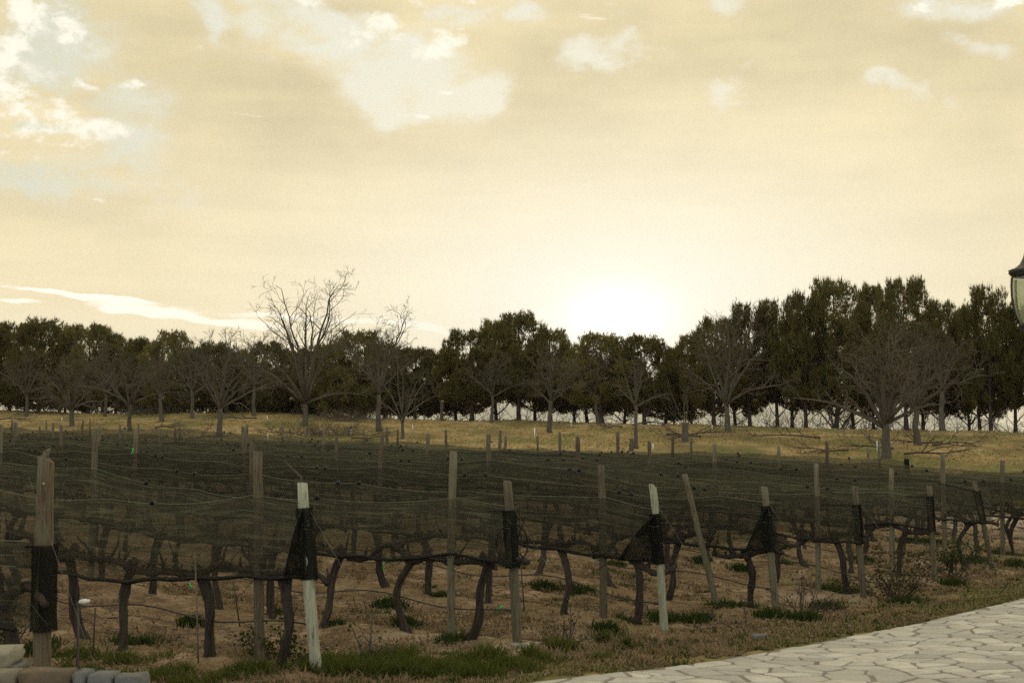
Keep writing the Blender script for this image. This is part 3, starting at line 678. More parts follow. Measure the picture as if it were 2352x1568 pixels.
    while l < min(Lmax - st - .5, 70) and nclip < 26:
        for dl in ((0, .22 + rng.random() * .2) if rng.random() < .6 else (0,)):
            k = int(np.searchsorted(Ls, st + l + dl)); k = min(k, n - 1)
            u = W2 / 2 + FPX * XY[k, 0] / XY[k, 1]
            if -20 < u < W2 + 20:
                o = link('net_clip', CLIP, None, t); o.location = V[k, 5] - base + [0, -.02, .015]; o.rotation_euler = (rng.normal(0, .4), rng.normal(0, .4), 0); o.scale = (1.0 + i * .03,) * 3; nclip += 1
        l += rng.uniform(2.4, 5.5)
    # the net bunched round the end post
    if i in ENDP:
        lx, h, r = ENDP[i][:3]; sh = .13 if i == 0 else 0; b = MB(); n_ = 9; f = np.linspace(0, 1, n_); z0, z1 = bot[0] - .05, min(top[0] + (.10 if i == 12 else -.02), h - .08)
        zz = z0 + (z1 - z0) * f; P = np.stack([sh + lx * zz / h, 0 * zz, zz], -1)
        b.tubes(P, r * (1.36 + .12 * rng.random(n_) + .12 * np.exp(-((f - .02) / .08) ** 2)), 12, False)
        link('net_wrap', b.mesh('net_wrap', smooth=True), M['net_dense'], t)
        if i in (1, 3, 4, 2, 5, 6, 7, 0):
            # loose fold hanging from the post back along the row
            wd = {0: .34, 1: .30, 2: .28, 3: .62, 4: .40, 5: .62, 6: .42, 7: .75}[i]; tri = i in (1, 3, 4)
            m1, m2 = 8, 8; G = np.zeros((m1, m2, 3)); UVg = np.zeros((m1, m2, 2))
            for a in range(m1):
                for c in range(m2):
                    fa, fc = a / (m1 - 1), c / (m2 - 1); zz = z0 + .02 + (z1 - z0 - .03) * fc
                    ext = wd * ((1 - fc) ** .8 if tri else (1.0 - (.18 * math.sin(fc * 3.14) if i != 6 else -.1 * fc)))
                    if i == 6: zz = zz + .12 * (1 - fc) * (1 - fa) * fa * 4 - .06 * (1 - fa) * (1 - fc)
                    if i == 7: zz = zz + .16 * fa * fc
                    px_ = ROW_E * ext * fa
                    G[a, c] = (sh + lx * zz / h + px_[0], px_[1] - .10 - .03 * math.sin(fa * 7 + fc * 3), zz)
                    UVg[a, c] = (fc * 2, fa * 1.5)
            ix = np.arange(m1 * m2).reshape(m1, m2); Qg = np.stack([ix[:-1, :-1], ix[1:, :-1], ix[1:, 1:], ix[:-1, 1:]], -1).reshape(-1, 4)
            link('folded_end', mesh('folded_end', G.reshape(-1, 3), Qg, uv=UVg.reshape(-1, 2), smooth=True), M['net_dense' if tri else 'net'], t)
            ed = MB(); ed.tubes(G[-1] if tri else G[:, -1], np.full(8, .011), 4); link('fold_hem', ed.mesh('fold_hem'), M['cord'], t)
            if i == 2:
                a = np.linspace(0, 2 * math.pi, 24); lp = np.stack([-.06 + .17 * np.cos(a), -.11 + 0 * a, 1.16 + .21 * np.sin(a)], -1); ed = MB(); ed.tubes(lp, np.full(24, .008), 4); link('loose_loop', ed.mesh('loose_loop'), M['cord'], t)
    # cordon wire, drip hose, anchor wire
    if i < 10:
        b = MB(); b.tubes(np.stack([XY[:, 0], XY[:, 1], gz + .93], -1) - base, np.full(n, .0035), 3)
        o = link('trellis_wire', b.mesh('trellis_wire'), M['wire']); o.location = base; tag(o, f"thin trellis wire carrying the vine arms of the {ordn(i)} netted row", 'wire', 'trellis wires along the rows')
        l = np.arange(.15 if i else 1.0, Lmax - st, .3); q = np.array([row_pt(i, st + a) for a in l]); qz = ground(q[:, 0], q[:, 1], False) + .46 + .05 * np.sin(l * 2.7 + i) - .07 * np.exp(-l * 1.5)
        b = MB(); b.tubes(np.c_[q, qz] - base, np.full(len(l), .0085), 5)
        t2 = thing('drip_hose', f"black drip hose hung knee high along the {ordn(i)} netted row", 'hose', base, 0, 'drip hoses along the rows')
        link('hose', b.mesh('hose', smooth=True), M['hose'], t2)
        b = MB(); d = np.append(-ROW_E, -.05); b.tubes(np.array([np.append(q[0], qz[0]) - base, np.append(q[0], qz[0]) - base + d * .14]), [.016, .015], 6); link('end_plug', b.mesh('end_plug'), M['hose'], t2)
    if i in ENDP and i < 8:
        lx, h = ENDP[i][:2]; b = MB(); g = row_pt(i, st - 1.15); b.tubes(np.array([[lx * .97, 0, h - .14], [g[0] - base[0], g[1] - base[1], z2(g) - base[2]]]), [.0018, .0018], 3)
        o = link('anchor_wire', b.mesh('anchor_wire'), M['wire']); o.location = base; tag(o, f"slanting anchor wire running from the {ordn(i)} end post into the ground", 'wire', 'anchor wires of the end posts')
# strips of green tying tape and a white cap on a stake
for q, (u, v, y, l, rz) in enumerate([(301, 1043, 24, .12, .3), (440, 1352, 17.2, .08, -.4), (2145, 1172, 29, .11, -.2), (1367, 1292, 21, .14, 0), (878, 1307, 17.6, .09, .2), (1142, 1395, 16.4, .07, 1.2), (350, 1413, 18.5, .06, .5)]):
    d = ray(u, v); p = np.array([0, 0, EYE]) + d * y / d[1]
    b = MB(); b.tubes(np.array([[0, 0, l], [.01, 0, l * .4], [.03 * rz, 0, 0]]), [.006, .011, .008], 4); o = link('tape_strip', b.mesh('tape_strip'), M['tape']); o.location = p; o.rotation_euler = (0, rz, 0)
    tag(o, ['bright green tape strip fluttering above the far nets', 'green tape strip caught low beside a vine behind the second row', 'green tape strip hanging beside the seventh row post', 'thin green tape dangling under the fifth row net', 'small green tape tied under the third row cordon', 'green tape knotted on a trunk by the third end post', 'tiny green tape scrap at the foot of a vine'][q], 'tape', 'strips of green tying tape')
p = at(190, 10.9); t = thing('capped_stake', 'leaning thin stake with a rounded white cap beside the stone wall', 'stake', p)
zt = EYE - (1376 - VH) / FPX * 10.9 - p[2]
b = MB(); b.tubes(np.array([[0, 0, -.05], [.01, 0, zt * .6], [.0, 0, zt]]), [.012, .012, .011], 6); link('stake', b.mesh('stake'), M['branch'], t)
b = MB(); b.lathe([(0, -.022), (.015, -.017), (.021, 0), (.018, .012), (.012, .016), (.014, .022), (0, .024)], 10); o = link('cap', b.mesh('cap', smooth=True), M['white'], t); o.location = (.045, 0, zt); o.rotation_euler = (0, 1.45, 0); o.scale = (1, 1, 2.0)
for q, (u, v, y, tilt, lb) in enumerate([(226, 1478, 14.2, -.03, 'thin black rod stuck upright beside the white capped stake'), (560, 1415, 17.3, .18, 'slanting thin black rod before the pale end post'), (467, 1527, 13.7, .05, 'slim pale sapling stake beside the first line post'), (1205, 1350, 18.6, .08, 'thin black rod beside the third row anchor wire')]):
    p = at(u, y); h = (.55, .55, 1.05, .7)[q]; b = MB(); b.tubes(np.array([[0, 0, -.05], [-tilt * .5 * h, 0, h * .5], [-tilt * h, 0, h]]), [.009, .008, .007], 5); o = link('stake', b.mesh('stake'), M['wood' if q == 2 else 'hose']); o.location = p; tag(o, lb, 'stake')

# ------------------------------------------------------------------ stone wall in the corner
def rough_block(lo, hi, seed, jit=.006):
    rng = np.random.default_rng(seed); n = 5; V = []; lo, hi = np.array(lo), np.array(hi)
    g = np.linspace(0, 1, n); idx = {}; F = []
    def vid(a, b, c):
        k = (a, b, c)
        if k not in idx:
            f = np.array([g[a], g[b], g[c]]); e = np.minimum(f, 1 - f); edge = (e < .01).sum()
            p = lo + (hi - lo) * f; ctr = (lo + hi) / 2; p = p + (ctr - p) / np.linalg.norm(hi - lo) * (.010 if edge == 2 else .022 if edge == 3 else 0)
            idx[k] = len(V); V.append(p + rng.normal(0, jit, 3) * (.5 + .5 * (edge > 1)))
        return idx[k]
    R = range(n - 1)
    for a in R:
        for b in R:
            F += [[vid(a, b, 0), vid(a, b + 1, 0), vid(a + 1, b + 1, 0), vid(a + 1, b, 0)], [vid(a, b, n - 1), vid(a + 1, b, n - 1), vid(a + 1, b + 1, n - 1), vid(a, b + 1, n - 1)],
                  [vid(a, 0, b), vid(a + 1, 0, b), vid(a + 1, 0, b + 1), vid(a, 0, b + 1)], [vid(a, n - 1, b), vid(a, n - 1, b + 1), vid(a + 1, n - 1, b + 1), vid(a + 1, n - 1, b)],
                  [vid(0, a, b), vid(0, a, b + 1), vid(0, a + 1, b + 1), vid(0, a + 1, b)], [vid(n - 1, a, b), vid(n - 1, a + 1, b), vid(n - 1, a + 1, b + 1), vid(n - 1, a, b + 1)]]
    return mesh('stone', np.array(V), F)
def build_wall():
    y = 8.3; k = y / FPX; X = lambda u: (u - W2 / 2) * k
    zt = EYE - (1533 - VH) * k; g = float(ground(X(200), y))
    t = thing('stone_wall', 'low dry stone wall of beige, brown and grey blocks in the corner', 'wall', (X(170), y, g), .0)
    us = [(-420, -250, 'wall_brown'), (-248, -90, 'wall_grey'), (-88, 66, 'wall_beige'), (69, 190, 'wall_brown'), (192, 222, 'wall_grey'), (224, 282, 'wall_grey'), (283, 348, 'wall_grey')]
    for q, (a, b, m_) in enumerate(us):
        o = link('stone', rough_block((X(a) + .004, y - .10, zt - .24), (X(b) - .004, y + .10, zt + (.0, .01, .012, .013, .008, .0, -.014)[q]), 60 + q), M[m_], t); o.location = (-X(170), -y, -g)
    us = [(-420, -180, 'wall_grey'), (-178, 10, 'wall_brown'), (12, 150, 'wall_grey'), (152, 345, 'wall_beige')]
    for c in range(2):
        for q, (a, b, m_) in enumerate(us):
            s_ = c * 25; o = link('stone', rough_block((X(a + s_ * (q > 0)) + .004, y - .11, max(zt - .25 - .27 * (c + 1), g - .15)), (X(b + s_ * (q < 3)) - .004, y + .10, zt - .25 - .27 * c), 80 + q + c * 9), M[m_], t); o.location = (-X(170), -y, -g)
    y2 = 9.4; k = y2 / FPX; zt = EYE - (1480 - VH) * k; X2 = lambda u: (u - W2 / 2) * k; g2 = float(ground(X2(0), y2))
    t = thing('stone_pier', 'pale squared block on a grey slab behind the corner wall', 'pier', (X2(-30), y2, g2))
    for q, (a, b, za, zb, m_) in enumerate([(-150, 50, zt - .105, zt, 'wall_pale'), (-160, 60, zt - .155, zt - .108, 'wall_grey'), (-150, 55, g2 - .1, zt - .158, 'wall_beige')]):
        o = link(('block', 'slab', 'footing')[q], rough_block((X2(a), y2 - .2, za), (X2(b), y2 + .2, zb), 120 + q, .006), M[m_], t); o.location = (-X2(-30), -y2, -g2)
build_wall()

# ------------------------------------------------------------------ lantern at the edge of the frame
def build_lantern():
    y = 9.6; k = y / FPX; x = (2379 - W2 / 2) * k; zc = lambda v: EYE - (v - VH) * k
    g = float(ground(x, y, False)) ; t = thing('street_lantern', 'black bell-roofed lantern with curved panes cut off by the picture edge', 'lantern', (x, y, g))
    def lat(nm, prof, m_, sides=16, sm=True):
        b = MB(); b.lathe([(r, z - g) for r, z in prof], sides); return link(nm, b.mesh(nm, smooth=sm), m_, t)
    R = lambda px: px * k
    lat('roof', [(R(44), zc(634)), (R(50), zc(628)), (R(56), zc(620)), (R(52), zc(618)), (R(38), zc(613)), (R(27), zc(604)), (R(20), zc(590)), (R(15), zc(574)), (R(9), zc(562)), (R(0.5), zc(560))], M['iron'], 24)
    lat('finial', [(0.001, zc(562)), (R(6), zc(558)), (R(7), zc(550)), (R(3), zc(544)), (R(4), zc(538)), (0.001, zc(530))], M['iron'])
    m_, n = mat('lantern_glass'); tr = n.new('ShaderNodeBsdfTransparent'); tr.inputs[0].default_value = (.80, .84, .72, 1); df = n.new('ShaderNodeBsdfTranslucent'); df.inputs[0].default_value = (.5, .52, .42, 1)
    gl = n.new('ShaderNodeBsdfGlossy'); gl.inputs['Roughness'].default_value = .08; a = n.new('ShaderNodeMixShader'); a.inputs[0].default_value = .42; n.put(a.inputs[1], tr.outputs[0]); n.put(a.inputs[2], df.outputs[0])
    c = n.new('ShaderNodeMixShader'); c.inputs[0].default_value = .06; n.put(c.inputs[1], a.outputs[0]); n.put(c.inputs[2], gl.outputs[0]); finish(n, c.outputs[0])
    prof = [(R(46), zc(636)), (R(47.5), zc(655)), (R(47), zc(680)), (R(44), zc(705)), (R(39), zc(725)), (R(32), zc(742))]
    lat('glass', prof, m_, 24)
    for q in range(6):
        a = q * math.pi / 3 + math.pi / 1.0; b = MB(); b.tubes(np.array([[(r + .004) * math.cos(a), (r + .004) * math.sin(a), z - g] for r, z in prof]), np.full(len(prof), .008), 6); link('rib', b.mesh('rib', smooth=True), M['iron'], t)
    lat('base_cup', [(R(33), zc(742)), (R(36), zc(746)), (R(33), zc(752)), (R(20), zc(764)), (R(10), zc(772)), (R(10), zc(800))], M['iron'])
    lat('pole', [(.036, zc(800)), (.034, g + 1.2), (.045, g + 1.15), (.05, g + .8), (.07, g + .75), (.075, g + .1), (.12, g + .06), (.12, g - .2)], M['iron'])
build_lantern()

# ------------------------------------------------------------------ trees
def branch_level(rng, P, R, nper, ang, lenf, up, npts, rf, wob, tmin=.25, tmax=1.0, tip=.35):
    """children of the polylines P (B,n,3): vectorised"""
    B, n, _ = P.shape; K = B * nper; par = np.repeat(np.arange(B), nper)
    tt = (np.tile(np.arange(nper), B) + rng.uniform(.1, .9, K)) / nper; tt = tmin + (tmax - tmin) * tt
    g = tt * (n - 1); gi = np.minimum(g.astype(int), n - 2); gf = (g - gi)[:, None]
    o = P[par, gi] * (1 - gf) + P[par, gi + 1] * gf; r0 = (R[par, gi] * (1 - gf[:, 0]) + R[par, gi + 1] * gf[:, 0])
    T = P[par, gi + 1] - P[par, gi]; T /= np.linalg.norm(T, axis=1, keepdims=True) + 1e-9
    plen = np.linalg.norm(np.diff(P, axis=1), axis=2).sum(1)[par]
    rv = rng.normal(size=(K, 3)); rv -= T * (rv * T).sum(1, keepdims=True); rv /= np.linalg.norm(rv, axis=1, keepdims=True) + 1e-9
    a = np.radians(rng.normal(ang, ang * .22, K))[:, None]
    d = T * np.cos(a) + rv * np.sin(a); d[:, 2] += up; d /= np.linalg.norm(d, axis=1, keepdims=True)
    ln = plen * lenf * (1.15 - .55 * tt) * rng.uniform(.65, 1.3, K)
    f = np.linspace(0, 1, npts); stp = np.zeros((K, npts, 3)); cur = d.copy(); stp[:, 0] = o
    for q in range(1, npts):
        cur = cur + rng.normal(0, wob, (K, 3)); cur[:, 2] += up * .35; cur /= np.linalg.norm(cur, axis=1, keepdims=True)
        stp[:, q] = stp[:, q - 1] + cur * (ln / (npts - 1))[:, None]
    r = np.minimum(r0 * rf, r0 * .9)[:, None] * (1 - (1 - tip) * f)
    return stp, r
def bare_tree(seed, H, Wd, trunk=.28, limbs=6, dense=1.0, spread=46, up=.12, r0=.13, tall=0.0):
    """limbs fan out from the trunk head so that their ends lie on a rounded, uneven crown"""
    rng = np.random.default_rng(seed); n = 7; f = np.linspace(0, 1, n); th = H * trunk
    P0 = np.stack([np.cumsum(rng.normal(0, .03, n)), np.cumsum(rng.normal(0, .03, n)), -.2 + f * (th + .2)], -1)[None]; P0[:, :, :2] -= P0[:, :1, :2]
    R0 = (r0 * (1 + .6 * np.exp(-f * 6)) * (1 - .2 * f))[None]
    K = limbs + 3; az = np.arange(K) * 2.4 + rng.normal(0, .3, K); q = (np.arange(K) + .5) / K
    el = np.radians(np.clip(12 + 74 * q ** .8 + (46 - spread) * .8 + rng.normal(0, 6, K), 6, 86))
    a, c = Wd / 2, H * .97 - th; R_ = 1 / np.sqrt((np.cos(el) / a) ** 2 + (np.sin(el) / c) ** 2) * rng.uniform(.72, .98, K)
    if tall: R_ = np.where(el > 1.0, R_ * 1.0, R_ * (1 - tall))
    npt = 9; g = np.linspace(0, 1, npt); tip = np.stack([np.cos(az) * np.cos(el) * R_, np.sin(az) * np.cos(el) * R_, np.sin(el) * R_], -1)
    P1 = np.zeros((K, npt, 3)); t0 = rng.uniform(.62, 1, K)[:, None]; o = P0[0, -1] * t0 + P0[0, 3] * (1 - t0)
    steep = np.stack([tip[:, 0] * .55, tip[:, 1] * .55, tip[:, 2] * .62 + .12 * R_], -1)          # leaves the trunk steeply, arches over
    for k in range(npt): P1[:, k] = o + 2 * g[k] * (1 - g[k]) * steep + g[k] ** 2 * tip
    P1 += np.cumsum(rng.normal(0, .048, P1.shape), 1) * R_[:, None, None] * .55 * g[None, :, None]
    R1 = (r0 * .62 * rng.uniform(.7, 1.1, K))[:, None] * (1 - .86 * g)
    P2, R2 = branch_level(rng, P1, R1, max(5, int(8 * dense)), 48, .40, up, 7, .62, .26, .18, 1.0)
    P3, R3 = branch_level(rng, P2, R2, max(4, int(5.5 * dense)), 46, .50, .09, 6, .62, .30, .12, 1.0)
    P4, R4 = branch_level(rng, P3, R3, max(3, int(4 * dense)), 42, .60, .08, 4, .65, .28, .15, 1.0, .5)
    R3 = np.clip(R3, .0085, .024); R4 = np.clip(R4, .0065, .011)
    b = MB(); b.tubes(P0, R0, 10); b.tubes(P1, R1, 7)
    cM = MB(); cM.tubes(P2, R2, 5, False); cM.tubes(P3, R3, 3, False); cM.tubes(P4, R4, 3, False)
    h = np.quantile(P4[:, :, 2], .998); sz = H / h
    for k in (b, cM):
        for V in k.V: V[:, 2] = np.where(V[:, 2] > th * .5, th * .5 + (V[:, 2] - th * .5) * (H - th * .5) / (h - th * .5), V[:, 2])
    return b.mesh('trunk', smooth=True), cM.mesh('crown')
def plant_bare(u, vb, vt, wpx, seed, label, **kw):
    p = pos(u, vb); k = p[1] / FPX; wpx *= 1.12; t = thing('bare_tree', label, 'tree', p, 0, 'leafless trees before the pines')
    a, b = bare_tree(seed, (vb - vt) * k, wpx * k, **kw)
    link('trunk', a, M['tree_bark'], t); link('crown', b, M['twig'], t)
plant_bare(2035, 1052, 690, 440, 1, 'largest leafless tree, broad pale trunk and wide round twig crown', trunk=.24, limbs=9, dense=.92, spread=48, r0=.19)
plant_bare(2108, 1022, 715, 330, 2, 'leafless tree just behind the largest one, with a pale sawn limb', trunk=.3, limbs=6, spread=44, r0=.16)
plant_bare(1675, 992, 690, 330, 3, 'wide leafless tree splitting low into three limbs below the sun glow', trunk=.22, limbs=7, spread=42, r0=.16)
plant_bare(700, 978, 606, 420, 4, 'tallest leafless tree, thin shoots rising high above the pines', trunk=.16, limbs=10, dense=.8, spread=44, up=.2, r0=.17, tall=.12)
plant_bare(505, 1003, 752, 250, 5, 'leafless tree with a sawn fork and thick stump base, far side of the nets', trunk=.26, limbs=6, spread=46, r0=.16)
plant_bare(297, 990, 785, 300, 6, 'leafless tree with long low limb stretching sideways', trunk=.3, limbs=6, spread=52, r0=.13)
plant_bare(165, 978, 800, 240, 7, 'short dark leafless tree leaning over the pole pair near the far corner', trunk=.24, limbs=7, spread=52, r0=.16)
plant_bare(372, 968, 800, 200, 8, 'pale forked leafless tree between the low-limbed one and the sawn fork', trunk=.4, limbs=5, spread=40, r0=.13)
plant_bare(870, 991, 684, 320, 9, 'straight-stemmed leafless tree with a pale cut scar, next to brush pile', trunk=.34, limbs=6, spread=40, r0=.14)
plant_bare(836, 960, 790, 200, 10, 'slim leafless tree directly behind the brush pile', trunk=.45, limbs=5, spread=46, r0=.13)
plant_bare(922, 1008, 770, 230, 11, 'thin curved leafless sapling tree with upswept pale branches', trunk=.2, limbs=5, dense=.7, spread=46, up=.2, r0=.09)
plant_bare(1128, 970, 800, 190, 12, 'leafless tree under the tallest middle pine, trunk bare and slender', trunk=.42, limbs=5, spread=42, r0=.11)
plant_bare(1265, 994, 790, 210, 13, 'leafless tree with flared pale foot standing alone in golden grass', trunk=.38, limbs=6, spread=46, r0=.13)
plant_bare(1375, 973, 770, 220, 14, 'leafless tree forked like a letter Y before the small middle pines', trunk=.34, limbs=6, spread=42, r0=.13)
plant_bare(1462, 1030, 790, 170, 15, 'thin leaning leafless tree growing from a cut stump', trunk=.42, limbs=4, dense=.65, spread=42, up=.1, r0=.09)
plant_bare(1755, 978, 800, 170, 16, 'slender grey leafless tree between sun gap and dark pines', trunk=.42, limbs=4, dense=.8, spread=40, r0=.08)
plant_bare(1925, 978, 700, 260, 17, 'straight grey leafless tree close beside the largest one, on the crest', trunk=.4, limbs=6, spread=44, r0=.15)
plant_bare(2166, 990, 740, 240, 18, 'leafless tree with two round saw cuts on its trunk', trunk=.42, limbs=6, spread=44, r0=.15)
plant_bare(60, 956, 792, 190, 19, 'leafless tree at the far end of the crest, half lost among pines', trunk=.32, limbs=6, spread=48, r0=.12)
plant_bare(240, 956, 780, 200, 20, 'leafless tree on the crest whose twigs top the low dark pines', trunk=.34, limbs=6, spread=44, r0=.12)
plant_bare(440, 960, 785, 190, 21, 'leafless tree behind the sawn fork, twig haze against the sky', trunk=.34, limbs=6, spread=44, r0=.12)
plant_bare(585, 955, 742, 220, 22, 'leafless tree whose fan of twigs overlaps the tallest one', trunk=.34, limbs=6, spread=42, r0=.12)
plant_bare(770, 958, 768, 200, 23, 'leafless tree on the crest between the tallest one and brush pile', trunk=.34, limbs=6, spread=44, r0=.12)

def pine_meshes(seed, round_=.5):
    """unit pine: crown 1 high (z .2..1) and 1 wide, scaled when placed"""
    rng = np.random.default_rng(seed); H, Wd = 8.0, 6.4
    n = 9; f = np.linspace(0, 1, n); P0 = np.stack([np.cumsum(rng.normal(0, .06, n)), np.cumsum(rng.normal(0, .06, n)), -.3 + f * (H * .93)], -1); P0[:, :2] -= P0[:1, :2]
    b = MB(); b.tubes(P0, .16 * (1 - .85 * f) + .015 + .07 * np.exp(-f * 14), 9)
    K = 40; zt = rng.uniform(.19, .94, K) * H; az = rng.uniform(0, 6.28, K)
    prof = lambda zz: (max(0.0, 1 - ((zz - .44) / .57) ** 2) ** .62 if zz > .44 else max(.0, 1 - ((.44 - zz) / .31) ** 2) ** .5)
    wav = rng.normal(0, .12, (3, 2))
    out = lambda a, zz: 1 + wav[0, 0] * math.cos(2 * a + wav[0, 1] * 20) + wav[1, 0] * math.cos(3 * a + zz * 4) 
    lobes = []
    for k in range(K):
        zr = zt[k] / H; rr = prof(zr) * Wd / 2 * rng.uniform(.6, .95) * out(az[k], zr); tip = np.array([math.cos(az[k]) * rr, math.sin(az[k]) * rr, zt[k] + rng.uniform(-.1, .4)])
        o = P0[min(int(zt[k] / H * .8 * n), n - 1)].copy(); mid = (o + tip) / 2 + [0, 0, -.15]
        b.tubes(np.array([o, mid, tip]), [.055 * (1.2 - zr), .035 * (1.2 - zr), .012], 4, False); lobes.append((tip, rng.uniform(.40, .70)))
    for k in range(118):
        zr = rng.uniform(.24, .96); a = rng.uniform(0, 6.28); rr = prof(zr) * Wd / 2 * rng.uniform(.25, 1.0) ** .5 * .95 * out(a, zr); lobes.append((np.array([math.cos(a) * rr, math.sin(a) * rr, zr * H + rng.normal(0, .1)]), rng.uniform(.32, .62)))
    for k in range(8): a = rng.uniform(0, 6.28); rr = rng.uniform(.35, .95) * Wd / 2; lobes.append((np.array([math.cos(a) * rr, math.sin(a) * rr, H * rng.uniform(.18, .27)]), rng.uniform(.25, .45)))
    for k in range(9): a = rng.uniform(0, 6.28); lobes.append((np.array([P0[-1, 0] + rng.normal(0, .7), P0[-1, 1] + rng.normal(0, .7), H * rng.uniform(.88, .955)]), rng.uniform(.22, .36)))
    C_, D_ = [], []
    for c, r in lobes:
        zr = c[2] / H; tall = .85 + .55 * max(0, zr - .35); q = int(46 * (r / .55) ** 2 * (1.2 - .62 * zr)); v = rng.normal(size=(q, 3)); v /= np.linalg.norm(v, axis=1, keepdims=True); rad = r * rng.uniform(.35, 1.05, (q, 1))
        p = c + v * rad * [.95 - .2 * zr, .95 - .2 * zr, tall]; d = v * .5 + [0, 0, .9] + rng.normal(0, .2, (q, 3)); d /= np.linalg.norm(d, axis=1, keepdims=True); C_.append(p); D_.append(d)
    C_ = np.concatenate(C_); D_ = np.concatenate(D_); ok = (C_[:, 2] > .15 * H) & (C_[:, 2] < 1.0 * H); C_, D_ = C_[ok], D_[ok]
    nb = 7; K = len(C_); c = np.repeat(C_, nb, 0); d = np.repeat(D_, nb, 0) + rng.normal(0, .42, (K * nb, 3)); d /= np.linalg.norm(d, axis=1, keepdims=True)
    ln = rng.uniform(.16, .34, (K * nb, 1)); c = c + rng.normal(0, .05, c.shape); sd = np.cross(d, rng.normal(size=d.shape)); sd /= np.linalg.norm(sd, axis=1, keepdims=True); wd = rng.uniform(.014, .030, (K * nb, 1))
    V = np.stack([c - sd * wd, c + sd * wd, c + d * ln], 1).reshape(-1, 3); T = np.arange(len(V)).reshape(-1, 3)
    # upright candles at the shoot ends
    up = C_[(D_[:, 2] > .75)]; q = up[rng.random(len(up)) < .42]; a = rng.uniform(0, 6.28, len(q)); s_ = np.stack([np.cos(a), np.sin(a), 0 * a], -1) * .042
    V2 = np.stack([q - s_, q + s_, q + np.c_[rng.normal(0, .05, (len(q), 2)), rng.uniform(.26, .5, len(q))]], 1).reshape(-1, 3)
    T = np.concatenate([T, np.arange(len(V2)).reshape(-1, 3) + len(V)]); V = np.concatenate([V, V2])
    return b.mesh('trunk', smooth=True), mesh('crown', V, tris=T), H, Wd
PINES = [pine_meshes(70 + k, k % 3 * .5) for k in range(6)]
for a, b, _, _ in PINES: a.materials.append(M['pine_bark']); b.materials.append(M['needle'])
CREST = np.array([(-700, 115), (0, 115), (600, 105), (1200, 95), (1600, 90), (2035, 85), (2352, 80), (3000, 80)], float)
def plant_pine(u, vt, wpx, dd, k, label):
    y = float(np.interp(u, CREST[:, 0], CREST[:, 1])) + dd; x = (u - W2 / 2) / FPX * y; g = float(ground(x, y)); kk = y / FPX
    H = EYE + (VH - vt) * kk - g; a, b, h, w = PINES[k % 6]; sx = wpx * kk / w * 1.42
    sink = .85 if u < 900 else .25 if u < 1050 else 0; g -= sink; H += sink; t = thing('pine_tree', label, 'tree', (x, y, g), (k * 2.1) % 6.28, 'pines along the crest', (sx, sx, H / h))
    link('trunk', a, None, t); link('crown', b, None, t)
PL = [(-40, 750, 150, 0, 'dark pine at the extreme end of the belt, cut by the frame'), (25, 742, 120, 3, 'pine with feathery flat top beside the frame-cut end pine'), (92, 731, 125, -2, 'highest pine of the far low group, pointed twin tops'),
      (150, 748, 80, 5, 'narrow pine tucked between the two highest pines of the low group'), (205, 746, 130, 0, 'bushy pine behind the long-limbed leafless tree'), (268, 770, 110, 3, 'low pine with ragged top left of the pale forked tree'),
      (330, 778, 100, 6, 'small dim pine behind the twig haze'), (392, 760, 105, -1, 'conical pine rising behind the pale forked leafless tree'), (440, 800, 100, 5, 'lowest pine of the far group, beside the conical one'), (492, 786, 115, 0, 'spiky pine directly behind the sawn fork tree'),
      (552, 802, 100, 4, 'low dark pine where the bright cloud band ends'), (615, 785, 95, 0, 'pine touching the lower shoots of the tallest leafless tree'), (680, 802, 110, 5, 'pine hidden behind the trunk of the tallest leafless tree'), (745, 792, 110, 1, 'pine right of the tallest leafless tree, dense low crown'),
      (822, 760, 150, -1, 'broad round pine above the brush pile'), (888, 790, 110, 3, 'pine behind the leafless tree with the pale scar'), (955, 797, 110, 0, 'thin-topped pine behind the curved sapling tree'), (1012, 802, 90, 4, 'small pine just before the tall middle group starts'),
      (1082, 756, 130, -1, 'sloping shoulder pine of the tall middle group'), (1140, 735, 110, 3, 'second highest pine in the middle group'), (1192, 719, 130, 0, 'tallest rounded pine of the middle group'), (1265, 756, 115, 2, 'pine descending from the tallest middle pine towards the glow'), (1320, 790, 90, 6, 'low pine in the dip beside the sun glow'),
      (1382, 764, 130, -1, 'glowing-edged pine before the brightest sky'), (1480, 769, 120, 0, 'round sunlit-edged pine beside the deepest gap'), (1432, 800, 90, 6, 'thin see-through pine under the brightest sky'), (1548, 798, 60, 5, 'narrow small pine standing in the deepest gap'),
      (1588, 770, 85, 3, 'bright-rimmed pine at the foot of the tall group'), (1640, 730, 120, 0, 'pine behind the wide three-limbed leafless tree'), (1722, 700, 105, 2, 'upright pine with light showing through its top'), (1785, 692, 110, 3, 'pine with lace-like top next to the upright one'), (1850, 672, 110, 0, 'stepped pine leading to the highest crowns'),
      (1918, 641, 135, 1, 'one of the two highest pines, dense flat top left of the largest bare tree'), (2005, 655, 100, 4, 'pine squeezed between the two highest crowns'), (2080, 640, 130, 0, 'highest pine, directly behind the largest leafless tree'), (2160, 692, 110, 3, 'drooping-topped pine right behind the saw-cut tree'),
      (2225, 705, 90, 5, 'dim pine in the notch before the lantern pines'), (2274, 660, 115, 0, 'tall narrow pine left of the lantern'), (2330, 715, 110, 2, 'dark dense pine below the lantern'), (2400, 690, 130, 0, 'pine mostly outside the frame behind the lantern')]
for q, (u, vt, w, dd, lb) in enumerate(PL): plant_pine(u, vt, w, dd, q * 5 + q // 6, lb)
